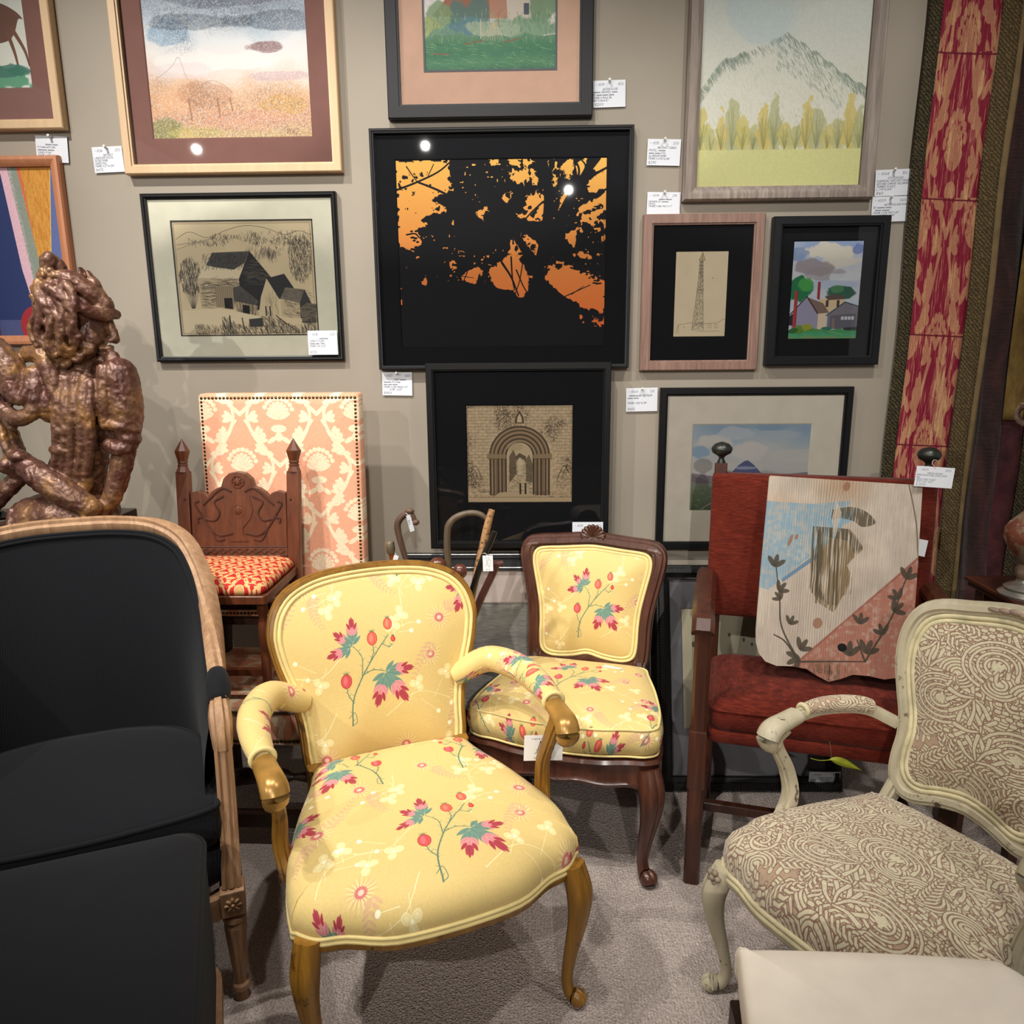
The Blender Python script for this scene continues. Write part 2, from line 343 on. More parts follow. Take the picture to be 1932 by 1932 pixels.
def spray(c,x,y,ang,L,sd=0,col=(246,234,186)):
    rr=np.random.default_rng(sd)
    e=(x+math.cos(ang)*L,y+math.sin(ang)*L);m=(x+math.cos(ang-.4)*L*.55,y+math.sin(ang-.4)*L*.55)
    c.curve([(x,y),m,e],col,3,1.6,al=.9)
    for k in range(4):
        t=.35+.2*k;a=ang+(.8 if k%2 else -.9);l=L*(.3+.12*rr.random())
        b=(x+math.cos(ang-.4*(1-t))*L*t,y+math.sin(ang-.4*(1-t))*L*t);f=(b[0]+math.cos(a)*l,b[1]+math.sin(a)*l)
        c.line([b,f],col,2,1.4,al=.9)
        if k%2: c.ell(f[0],f[1],.008,.008,(250,240,204))
        else:
            for q in range(3):
                aa=a+q*2.1;
                for ii in range(3): c.ell(f[0]+math.cos(aa)*.017,f[1]+math.sin(aa)*.017,.0155-ii*.004,.013-ii*.0035,(244,230,176) if ii%2==0 else (232,212,150),aa,al=.75)
            c.ell(f[0],f[1],.005,.005,(255,246,214))
def bouquet(c,cx,cy,s,mir=1):
    T=lambda u,v:(cx+u*s*mir,cy+v*s)
    st=(96,124,100)
    for ctrl,w in (([(-.12,.36),(-.10,.2),(-.02,.05),(.08,-.08),(.17,-.18)],6),([(-.03,.06),(-.02,-.06),(-.07,-.14)],4),([(.03,-.02),(.06,-.08),(.06,-.13)],4),([(-.10,.22),(-.13,.16),(-.135,.12)],4),([(-.02,.05),(.05,.03),(.13,.05)],4),([(.12,-.13),(.17,-.1),(.19,-.12)],3)):
        c.curve([T(*p) for p in ctrl],st,w,w*.6)
        q=spl(ctrl,6)
        for k in range(1,len(q)-1,2):
            c.line([T(*q[k]),T(q[k][0]+(.018 if k%4==1 else -.018),q[k][1]-.014)],st,2.2,1)
    c.curve([T(-.12,.36),T(-.09,.34),T(-.10,.28),T(-.14,.31)],st,2.5)
    g=(112,146,130);p=(224,146,146);r=(178,66,76)
    if 1:
        for a,x,y,l in ((2.9,-.09,-.13,.16),(3.9,-.08,-.14,.15),(4.75,-.07,-.15,.17)):
            aa=a if mir>0 else math.pi-a
            X,Y=T(x,y);leaf_lobed(c,X,Y,aa,l*s,(g,p,r))
        for a,x,y,l in ((.0,.13,.05,.19),(1.0,.13,.06,.24),(1.9,.12,.06,.22)):
            aa=a if mir>0 else math.pi-a
            X,Y=T(x,y);leaf_lobed(c,X,Y,aa,l*s,(g,p,r))
    for u,v,rr,cl in ((.06,-.17,.034,(228,106,84)),(.175,-.25,.030,(228,112,84)),(.20,-.15,.016,(206,74,62)),(-.135,.075,.036,(206,86,88))):
        X,Y=T(u,v);hip(c,X,Y,rr*s,.05,cl)
def floral():
    c=Cv(1200,1200,(219,192,124),3)
    for x,y,r in ((.14,.33,.05),(.30,.16,.05),(.53,.10,.045),(.80,.33,.05),(.75,.46,.045),(.22,.60,.05),(.33,.78,.05),(.86,.62,.05),(.47,.86,.042),(.63,.78,.045),(.07,.80,.05),(.93,.12,.05),(.92,.88,.05),(.12,.08,.045)): aster(c,x,y,r,int(x*99))
    for a in ((.17,.31,.27,.2),(.33,.2,.36,.31),(.56,.13,.64,.22),(.83,.30,.93,.24),(.76,.42,.68,.54),(.25,.63,.2,.74),(.36,.8,.46,.84),(.86,.66,.80,.78),(.66,.8,.75,.86),(.1,.78,.16,.68),(.93,.15,.88,.24),(.90,.85,.84,.92),(.15,.1,.22,.06),(.12,.36,.06,.46)): frond(c,*a)
    for a in ((.10,.56,-.6,.16,1),(.38,.62,2.6,.18,2),(.56,.66,-.1,.26,3),(.66,.30,-1.1,.18,4),(.88,.50,1.7,.2,5),(.42,.12,2.2,.14,6),(.28,.90,-2.4,.18,7),(.72,.90,-.4,.2,8),(.06,.20,-.6,.12,9),(.52,.95,-.4,.14,10),(.83,.08,2.6,.14,11),(.42,.42,2.9,.2,12),(.60,.42,-.8,.12,13)): spray(c,*a)
    bouquet(c,.5,.47,.56)
    for a in ((.06,.74,.5,-1),(.97,.72,.5,1),(.30,1.02,.5,1),(.74,1.03,.5,-1),(.02,.2,.45,1),(.99,.2,.45,-1),(.32,-.02,.5,-1),(.72,-.02,.5,1)): bouquet(c,*a)
    w=c.noise(300,1,9);c.a*=(.98+.04*w)[...,None]
    return c
def damask(c,fg,al=1.0,lines=None,nx=2,ny=2):
    """ogee damask: mirrored palmettes, tulips and scrolling leaves, half-drop repeat"""
    for i in range(-1,nx+1):
        for j in range(-1,ny+1):
            for ox,oy,kind in ((.5,.5,0),(0,0,1)):
                cx=(i+ox)/nx;cy=(j+oy)/ny;sx=1/nx;sy=1/ny
                T=lambda u,v:(cx+u*sx,cy+v*sy)
                for m in (-1,1):
                    c.curve([T(0,.48),T(m*.16,.36),T(m*.36,.14),T(m*.40,-.06),T(m*.22,-.28),T(m*.06,-.46)],fg,.05*sx*c.w,.03*sx*c.w,al=al)
                    for (u,v,a,l) in ((.30,.2,-2.4,.16),(.38,.02,-2.9,.15),(.34,-.14,-2.6,.13),(.2,.32,-.4,.16),(.24,-.26,-.6,.14),(.14,.40,-2.0,.10)):
                        aa=a if m>0 else math.pi-a
                        for q in (-.5,0,.5):
                            e=T(m*u+math.cos(aa+q)*l*.62,v+math.sin(aa+q)*l*.62)
                            o=T(m*u,v);mm=((o[0]+e[0])/2,(o[1]+e[1])/2)
                            c.ell(mm[0],mm[1],.075*l/.15*sx,.032*l/.15*sx,fg,math.atan2((e[1]-o[1])*c.h,(e[0]-o[0])*c.w),al=al)
                # palmette flower
                for k in range(-4,5):
                    a=-math.pi/2+k*.38;L=.20-.012*abs(k)
                    e=T(math.cos(a)*L*.9,-.02+math.sin(a)*L*.8);o=T(0,.02);mm=((o[0]+e[0])/2,(o[1]+e[1])/2)
                    c.ell(mm[0],mm[1],.095*sx,.036*sx,fg,math.atan2((e[1]-o[1])*c.h,(e[0]-o[0])*c.w),al=al)
                for k in range(9):
                    a=-2.7+k*.3;x,y=T(math.cos(a)*.19,-.02+math.sin(a)*.16);c.ell(x,y,.03*sx,.03*sx,fg,al=al)
                c.ell(*T(0,.12),.10*sx,.05*sx,fg,al=al);c.ell(*T(0,.2),.05*sx,.06*sx,fg,al=al)
                for m in (-1,1): c.ell(*T(m*.09,.23),.07*sx,.03*sx,fg,m*.6,al=al)
                if lines:
                    for k in range(-3,4):
                        a=-math.pi/2+k*.4;c.line([T(0,.04),T(math.cos(a)*.15,-.02+math.sin(a)*.13)],lines,1.5,al=.6)
                    for k in range(18):
                        a=k/18*6.283;c.ell(*T(math.cos(a)*.12,-.02+math.sin(a)*.10),.008*sx,.008*sx,lines,al=.6)
def tex_peach():
    c=Cv(900,1200,(234,168,136),4)
    st=(np.sin(c.X*2*math.pi*150)>0)*1.0;c.mix(st*.35,(222,146,112))
    damask(c,(242,216,182),1,(214,160,132),2,2)
    n=c.noise(160,2,3);c.a*=(.95+.1*n)[...,None];m=(c.noise(90,2,8)>.68);c.mix(m*.25,(205,175,150))
    return c
def tex_redgold():
    c=Cv(700,700,(186,40,42),5);damask(c,(220,176,116),1,(150,60,40),3,3)
    n=c.noise(150,2,3);c.a*=(.92+.16*n)[...,None];return c
def tex_tapestry():
    c=Cv(420,1500,(126,20,46),6)
    q=Cv(420,1500,(126,20,46),6)
    damask(q,(172,114,88),1,(120,34,46),1,3)
    for j,(y0,y1,sh) in enumerate(((0,.16,.0),(.16,.345,.13),(.345,.53,.40),(.53,.69,.22),(.69,1.0,.55))):
        r=int(sh*1500);i0,i1=int(y0*1500),int(y1*1500);s_=np.roll(q.a,r,0)
        if j%2: s_=s_[:,::-1]
        c.a[i0:i1]=s_[i0:i1]
    w=c.noise(14,3,2,sx=4,sy=.7);m=np.clip((w-.52)*6,0,1)*(c.noise(90,1,3,sx=4,sy=.25)>.5)
    c.mix(m*.8,(205,160,112));m=np.clip((c.noise(7,3,12,sx=2,sy=.6)-.6)*8,0,1)*(c.noise(120,1,5,sx=3,sy=.12)>.45);c.mix(m*.8,(214,176,124))
    for y in (.16,.345,.53,.69): c.line([(0,y),(1,y+.004)],(96,20,34),3)
    c.a*=(.86+.28*c.noise(200,2,7))[...,None]
    m=np.clip((.10-c.Y)/.1,0,1)*(c.noise(6,2,9)>.45)*.5;c.mix(m,(120,14,44))
    return c
def tex_cream_swirl():
    W=1000;c=Cv(W,W,(176,150,126),8);rr=np.random.default_rng(12)
    A=(206,196,166);Bc=(136,106,90)
    def st(pts,w,w1):
        c.line(pts,Bc,w+5.5,w1+5);c.line(pts,A,w,w1)
    def fan(x,y,a,s,n):
        for k in range(n):
            b=a+(k-(n-1)/2)*.42;l=s*(1-.05*abs(k-n/2));q=.5*(1 if k%2 else -1)
            st(spl([(x,y),(x+math.cos(b+q*.4)*l*.5,y+math.sin(b+q*.4)*l*.5),(x+math.cos(b)*l,y+math.sin(b)*l)],4),5,13)
    def scroll(x,y,a,s,t):
        pts=[]
        for k in range(26):
            u=k/25;r=s*(1-.86*u);pts.append((x+math.cos(a+t*u*8.5)*r,y+math.sin(a+t*u*8.5)*r))
        st(pts,9,6)
    def rings(x,y,a,s):
        for j in range(4):
            r=s*(1-.22*j);st([(x+math.cos(a+q)*r,y+math.sin(a+q)*r*.72) for q in np.linspace(0,4.4,16)],9,6)
        c.ell(x,y,s*.16,s*.12,A)
    def grid(x,y,a,s):
        for k in range(4):
            for m in range(4):
                u,v=(k-1.5)*s*.45,(m-1.5)*s*.45;X,Y=x+u*math.cos(a)-v*math.sin(a),y+u*math.sin(a)+v*math.cos(a)
                st([(X-s*.1,Y),(X+s*.1,Y)],11,11)
    def frond_(x,y,a,s):
        for k in range(7):
            t=k/6;X,Y=x+math.cos(a)*s*t,y+math.sin(a)*s*t
            for m in (-1,1):
                b=a+m*.9;l=s*.36*(1.1-.7*t);st([(X,Y),(X+math.cos(b)*l*.6,Y+math.sin(b)*l*.6),(X+math.cos(b-m*.3)*l,Y+math.sin(b-m*.3)*l)],8,5)
    for i in range(820):
        x,y,a=rr.random(),rr.random(),rr.random()*6.28;k=i%6
        if k in (0,5): fan(x,y,a,.06+.03*rr.random(),6)
        elif k==1: scroll(x,y,a,.045,1 if i%2 else -1)
        elif k==2: rings(x,y,a,.06)
        elif k==3: grid(x,y,a,.05)
        else: frond_(x,y,a,.11)
    for (x,y,a) in ((.36,.45,.4),(.62,.55,3.5),(.5,.3,1.9),(.48,.72,5.0)): 
        rings(x,y,a,.105);fan(x+math.cos(a)*.12,y+math.sin(a)*.12,a,.09,7)
    c.a*=(.93+.14*c.noise(220,2,7))[...,None]
    return c
def wash(c,y0,y1,cols,nz=.06,sc=6,seed=1):
    """soft horizontal bands of colour between y0 and y1"""
    n=(c.noise(sc,4,seed)-.5)*nz*2;t=np.clip((c.Y+n-y0)/(y1-y0),0,1)*(len(cols)-1)
    C=np.array(cols,np.float32);i=np.clip(t.astype(int),0,len(cols)-2);f=(t-i)[...,None];m=(((c.Y+n>=y0)|(y0<=0))&((c.Y+n<=y1)|(y1>=1)))[...,None]
    c.a=np.where(m,C[i]*(1-f)+C[i+1]*f,c.a)
def blob(c,x,y,rx,ry,col,al=.8,sd=0,edge=.35,sc=10):
    n=c.noise(sc,4,sd);d=np.hypot((c.X-x)/rx,(c.Y-y)/ry)+(n-.5)*edge*2
    c.mix(np.clip((1-d)*6,0,1)*al,col)
def art_pastel():
    c=Cv(520,560,(240,232,224),2)
    wash(c,0,1,[(150,150,170),(160,156,176),(140,152,176),(150,166,182),(180,198,214),(232,234,238),(240,232,226),(232,206,190),(222,170,128),(220,162,118),(216,158,120),(204,166,112)],.10,4,3)
    for x,y,rx,ry,cl,a in ((.75,.1,.4,.10,(150,128,150),.6),(.15,.12,.2,.1,(90,92,110),.6),(.5,.22,.4,.06,(96,104,122),.6),(.8,.36,.25,.06,(84,96,112),.6),(.15,.42,.14,.08,(120,160,196),.6),(.72,.50,.13,.04,(128,92,92),.8),(.45,.58,.4,.06,(246,240,236),.8),(.8,.66,.2,.03,(196,166,172),.6),(.2,.62,.2,.05,(232,214,214),.6),(.85,.82,.16,.06,(214,158,78),.6),(.35,.76,.18,.07,(176,118,84),.5),(.08,.95,.14,.08,(128,128,64),.8),(.3,.97,.2,.03,(190,170,80),.5),(.6,.9,.3,.06,(222,150,116),.5),(.35,.36,.3,.05,(70,84,100),.5)): blob(c,x,y,rx,ry,cl,a,int(x*91),.5,6)
    g=c.noise(170,2,5,sx=1.6,sy=1);d=c.noise(5,3,7)
    yy=c.Y+.25*(c.noise(4,3,31)-.5);m=(g>.52)*np.clip(np.clip((.5-yy)*8,0,1)*np.clip((d-.4)*8,0,1)+np.clip((yy-.66)*9,0,1)*np.clip((d-.36)*6,0,1)*.8,0,1)
    c.mix(m*.40,(70,68,78));m=(c.noise(190,2,15)<.42)*.6;c.mix(m*.6,(244,238,230))
    c.curve([(.03,.68),(.15,.6),(.2,.55),(.24,.66),(.3,.72),(.38,.68),(.46,.7),(.52,.75)],(150,110,92),2,al=.35)
    for x,h in ((.24,.12),(.42,.1),(.5,.07)): c.line([(x,.78),(x+.01,.78+h)],(130,80,60),5,al=.6)
    c.text(.84,.985,"1962",.03,(60,50,50),1.2);return c
def scrib(c,x0,y0,x1,y1,n,col,l=.03,ang=1.2,w=1.2,al=.7,sd=0,mask=None):
    r=np.random.default_rng(sd)
    for _ in range(n):
        x=x0+(x1-x0)*r.random();y=y0+(y1-y0)*r.random()
        if mask is not None and not mask(x,y): continue
        a=ang+(r.random()-.5)*.7;L=l*(.5+r.random());c.line([(x,y),(x+math.cos(a)*L,y+math.sin(a)*L*c.w/c.h)],col,w,al=al)
def art_barn():
    c=Cv(640,520,(216,194,152),3);K=(44,42,42)
    c.a*=(.95+.1*c.noise(5,3,2))[...,None]
    c.line([(.01,.02),(.985,.02),(.985,.985),(.01,.985),(.01,.02)],(90,76,56),1.5)
    H=lambda x:.17-.09*math.exp(-((x-.5)/.2)**2)-.02*math.sin(x*9)
    c.curve([(.02,.15),(.12,.09),(.25,.14),(.38,.08),(.52,.04),(.66,.06),(.8,.12),(.9,.09),(.99,.12)],K,1.5)
    c.curve([(.02,.2),(.2,.17),(.3,.14)],K,1.2);c.curve([(.02,.24),(.12,.2),(.25,.17)],K,1)
    scrib(c,.1,.04,.98,.2,900,K,.018,1.5,1.4,.75,1,lambda x,y: abs(y-(H(x)+.03))<.035+.02*math.sin(x*25))
    scrib(c,.55,.08,.99,.32,500,K,.015,1.3,1.2,.7,2,lambda x,y:(x-.5)*.6>y-.06+.08*math.sin(x*40))
    scrib(c,.82,.12,.98,.55,700,K,.025,1.4,1.3,.75,3,lambda x,y:((x-.9)/.09)**2+((y-.3)/.22)**2<1)
    scrib(c,.02,.3,.2,.75,800,K,.03,1.6,1.5,.8,4,lambda x,y:((x-.1)/.08)**2+((y-.46)/.17)**2<1)
    for k in range(12): c.line([(.09+.002*k,.76),(.03+.014*k,.36+.03*abs(k-6))],K,1.5,.8)
    for x,y,s in ((.56,.26,.05),(.66,.25,.04),(.7,.27,.03)): scrib(c,x-s,y-s,x+s,y+s,60,K,.04,1.6,1,.6,int(x*50))
    # barns
    c.poly([(.15,.49),(.27,.27),(.54,.26),(.45,.5)],(222,204,166));c.poly([(.22,.38),(.27,.27),(.54,.26),(.5,.36),(.42,.42),(.3,.4)],(66,64,62))
    scrib(c,.2,.27,.54,.42,300,(30,30,30),.02,1.9,1.2,.8,6,lambda x,y:y<.4)
    c.poly([(.15,.49),(.45,.5),(.45,.78),(.16,.76)],(190,170,132));scrib(c,.16,.5,.42,.74,260,K,.05,0,1.3,.75,7)
    c.poly([(.27,.56),(.40,.57),(.40,.76),(.27,.75)],(150,132,104))
    for k in range(9): c.line([(.275+.014*k,.57),(.275+.014*k,.75)],K,1.2)
    c.poly([(.33,.67),(.39,.67),(.39,.77),(.33,.76)],(24,24,24))
    c.poly([(.45,.5),(.54,.26),(.69,.5),(.65,.6),(.6,.66),(.58,.78),(.45,.78)],(34,34,36));scrib(c,.47,.34,.64,.56,120,(130,116,92),.05,.05,1,.6,8,lambda x,y:abs(x-.55)<(y-.26)*.45)
    c.poly([(.40,.58),(.45,.56),(.58,.7),(.56,.74),(.40,.7)],(72,70,66));c.poly([(.41,.7),(.57,.74),(.56,.83),(.42,.81)],(170,150,116));scrib(c,.41,.6,.57,.82,200,K,.03,1.5,1.2,.7,9);c.poly([(.46,.73),(.51,.74),(.51,.83),(.46,.82)],(20,20,20))
    c.poly([(.6,.66),(.65,.5),(.73,.68),(.72,.83),(.6,.83)],(208,188,146));c.poly([(.65,.5),(.78,.46),(.86,.62),(.84,.7),(.73,.68)],(40,40,42));scrib(c,.62,.6,.72,.83,50,K,.04,1.57,1,.6,10)
    c.poly([(.74,.68),(.78,.58),(.92,.6),(.96,.72),(.88,.72)],(110,102,88));c.poly([(.74,.69),(.88,.72),(.88,.86),(.74,.84)],(196,176,136));c.poly([(.88,.72),(.92,.6),(.97,.74),(.96,.82),(.88,.86)],(50,50,50));scrib(c,.75,.6,.95,.84,160,K,.03,.3,1.2,.7,11)
    c.poly([(.88,.76),(.93,.72),(1,.73),(.99,.9),(.89,.9)],(104,94,78));scrib(c,.88,.74,.99,.9,80,K,.03,0,1.3,.8,12)
    for x in (.63,.66): c.line([(x,.75),(x,.83)],K,6)
    c.poly([(.02,.78),(.3,.76),(.6,.84),(.5,.88),(.3,.9),(.1,.99),(.02,.98)],(224,206,166))
    scrib(c,.3,.83,.98,.98,900,K,.03,1.3,1.5,.75,13,lambda x,y:y>.86+.05*math.sin(x*17));scrib(c,.1,.9,.4,.99,240,K,.02,1.2,1.4,.7,14)
    c.poly([(.50,.86),(.60,.85),(.6,.93),(.5,.93)],(50,50,48));c.line([(.7,.83),(.85,.98)],K,4);c.line([(.36,.83),(.36,.95)],K,6);c.line([(.45,.85),(.46,.95)],K,5)
    return c
def art_cottage():
    c=Cv(560,470,(206,200,196),4)
    wash(c,0,.75,[(206,214,226),(214,212,214),(214,206,198),(200,196,180)],.05)
    c.poly([(.06,.52),(.26,.24),(.58,.22),(.66,.56)],(150,96,74));c.a*=(.94+.12*c.noise(30,3,5))[...,None]
    c.poly([(.5,.22),(.62,.22),(.66,.56),(.5,.56)],(168,120,98));c.poly([(.62,.24),(.9,.26),(.92,.6),(.64,.6)],(192,180,164));c.poly([(.76,.42),(.80,.42),(.80,.52),(.76,.52)],(70,74,86))
    c.poly([(.12,.54),(.66,.55),(.66,.62),(.12,.62)],(184,178,170))
    for x,y,rx,ry,cl in ((.1,.56,.14,.14,(112,140,100)),(.05,.64,.14,.1,(150,160,100)),(.36,.54,.14,.22,(74,108,104)),(.3,.64,.16,.1,(84,120,130)),(.88,.42,.12,.25,(96,128,92)),(.82,.62,.24,.12,(104,140,108)),(.55,.64,.2,.08,(150,166,140)),(.16,.7,.2,.08,(100,136,116))): blob(c,x,y,rx,ry,cl,.85,int(rx*999+x*50),.6,9)
    wash(c,.70,1,[(96,132,104),(70,118,86),(64,112,84),(78,124,90),(60,104,80)],.05,9,4)
    r=np.random.default_rng(3)
    for _ in range(420):
        x=r.random();y=.5+.28*r.random();cl=[(72,110,84),(132,160,110),(58,88,92),(170,184,140)][r.integers(4)];c.line([(x,y),(x+.03*(r.random()-.5),y-.06*r.random())],cl,1.6,al=.7)
    for _ in range(300):
        x=r.random();y=.75+.25*r.random();cl=[(48,96,72),(110,156,112),(140,170,120),(60,110,96)][r.integers(4)];c.line([(x,y),(x+.05*r.random(),y+.01)],cl,2.4,al=.6)
    for k in range(9): c.line([(.53,.58),(.44+.02*k,.74)],(190,170,130),2,al=.8)
    for x0,y0,x1,y1 in ((.3,.77,.45,.74),(.6,.76,.72,.73),(.05,.85,.18,.86)): c.line([(x0,y0),(x1,y1)],(130,86,66),6,al=.8)
    c.line([(.43,.56),(.43,.72)],(200,180,150),4);c.line([(.56,.5),(.57,.62)],(176,86,60),3)
    return c
def art_orange():
    c=Cv(800,740,(0,0,0),5);t=np.clip(c.Y/.9,0,1)[...,None]
    base=np.array((255,188,84),np.float32)*(1-t)+np.array((255,112,52),np.float32)*t
    m=Cv(800,740,(0,0,0),5);W=(255,255,255);K=(0,0,0)
    for P in ([(0,0),(.245,0),(.262,.08),(.245,.17),(.2,.17),(.18,.2),(.235,.27),(.17,.27),(.12,.3),(.095,.36),(.115,.44),(.05,.465),(0,.46)],[(.43,0),(.5,0),(.47,.05)],[(.53,0),(.655,0),(.665,.07),(.60,.145),(.545,.1)],[(.70,0),(.725,0),(.72,.06),(.705,.05)],[(.75,0),(.775,0),(.765,.16),(.745,.13)],[(.805,.02),(.83,0),(.85,0),(.84,.1),(.80,.14)],[(.865,0),(.92,0),(.885,.09),(.85,.1)],[(.945,.0),(1,0),(1,.045),(.92,.08)],[(.90,.15),(.93,.1),(1,.06),(1,.155),(.94,.19)],[(.93,.21),(1,.175),(1,.24),(.96,.24),(.88,.28),(.87,.25)],[(.645,.13),(.67,.07),(.68,.12),(.66,.15)],[(.60,.2),(.70,.15),(.715,.31),(.64,.33),(.57,.29)],[(.80,.17),(.845,.14),(.83,.24),(.77,.295)],[(.50,.19),(.56,.16),(.53,.23)],[(.38,.26),(.44,.24),(.43,.32),(.38,.30)],[(.53,.44),(.555,.41),(.60,.5),(.53,.49)],[(.58,.37),(.69,.44),(.68,.52),(.62,.44)],[(.82,.5),(.88,.49),(.95,.51),(.94,.53)],[(.81,.38),(.86,.37),(.85,.45),(.80,.42)],[(.93,.86),(1,.855),(1,.89),(.95,.885)],[(.93,.82),(1,.835),(1,.85),(.95,.845)],[(.28,.47),(.33,.48),(.3,.5)],[(.12,.6),(.14,.65),(.13,.68),(.11,.64)],[(.90,.33),(1,.27),(1,.26),(.88,.30)],[(.15,.39),(.19,.38),(.17,.41)]): m.poly(P,W)
    m.poly(spl([(.30,.615),(.335,.585),(.375,.565),(.385,.60),(.37,.645),(.32,.64),(.30,.615)],6),W)
    m.poly(spl([(.435,.61),(.46,.555),(.52,.515),(.58,.51),(.615,.56),(.625,.64),(.625,.70),(.585,.73),(.55,.69),(.47,.67),(.435,.61)],6),W)
    m.poly(spl([(.725,.60),(.75,.575),(.80,.565),(.86,.575),(.93,.60),(1,.645),(1,.74),(1,.82),(.93,.80),(.85,.755),(.77,.69),(.735,.65),(.725,.60)],6),W)
    fol=c.noise(26,4,3,gain=.62);fine=c.noise(60,2,9)
    a=m.a[...,0]/255.0
    # leafy edges: erode / dilate the bright areas with noise
    k=a.copy()
    for _ in range(3):
        for ax in (0,1): k=(np.roll(k,5,ax)+np.roll(k,-5,ax)+k)/3
    f=np.where(k>.96,1.0,((k*1.35+(fol-.5)*2.3+(fine-.5)*1.1)>.60)*1.0)
    low=(c.Y>.5);f=np.where(low&(k>.9),1,f)
    # inside the upper glimpses foliage freckles
    f=f*np.where((c.Y<.5)&(c.X>.27)&(c.X<.78)&((fol+fine*.5)>.85),0,1)*np.where((c.Y<.3)&(c.X<.27)&((fol+.4*fine)>.92),0,1)
    # scattered flecks of sky in the crown
    fl=(c.noise(85,1,21)>.90)*(k<.5)*(c.Y>.02)*(c.Y<.62)*(c.X>.24)*(c.X<.98)*(c.noise(4,2,2)>.46);f=np.maximum(f,fl)
    f*=(c.Y<.9);f*=np.where((c.Y>.66)&(c.X<.88)&(k<.35),0,1)
    c.a[:]=np.array((17,17,20),np.float32);c.a=np.where(f[...,None]>.5,base,c.a)
    B=(17,17,20)
    for ctrl,w,w1 in (([(0,.15),(.1,.11),(.2,.06),(.27,.0)],8,5),([(.1,.11),(.19,.15),(.26,.19)],7,9),([(.05,.03),(.08,.08),(.1,.11)],4,3),([(.15,.085),(.18,.02)],3,3),([(.67,.9),(.675,.62),(.71,.4),(.725,.2),(.70,0)],46,30),([(.70,.5),(.77,.33),(.85,.16),(.90,.08),(.96,0)],40,20),([(.85,.17),(.92,.1),(1,.05)],13,8),([(.86,.25),(.93,.2),(1,.16)],13,8),([(.855,.15),(.87,.06),(.845,0)],9,6),([(.88,.09),(.9,.04),(.875,0)],6,5),([(.72,.2),(.66,.14),(.60,.2),(.56,.26)],10,8),([(.70,.22),(.64,.28),(.60,.33)],7,4),([(.5,.54),(.545,.62),(.58,.72)],9,5),([(.545,.51),(.55,.62),(.56,.69)],6,4),([(.57,.58),(.6,.66),(.62,.7)],5,4),([(.6,.55),(.585,.64),(.56,.72)],4,3),([(.80,.73),(.86,.70),(.93,.665)],4,3),([(.84,.715),(.9,.67)],3,2),([(.33,.59),(.31,.64)],4,3),([(.30,.61),(.36,.62)],3,2),([(.04,.385),(.08,.38),(.1,.4)],6,5)): c.curve(ctrl,B,w,w1)
    for x,y in ((.92,.6),(.95,.63),(.97,.66),(.86,.59),(.9,.61)): 
        for k in range(14):
            r=c.r.random(3);c.ell(x+(r[0]-.5)*.05,y-.02+(r[1]-.5)*.04,.005+r[2]*.005,.004,B)
    for k in range(40):
        r=c.r.random(3);c.ell(.06+r[0]*.12,.36+r[1]*.11,.006+.006*r[2],.005,B)
    return c
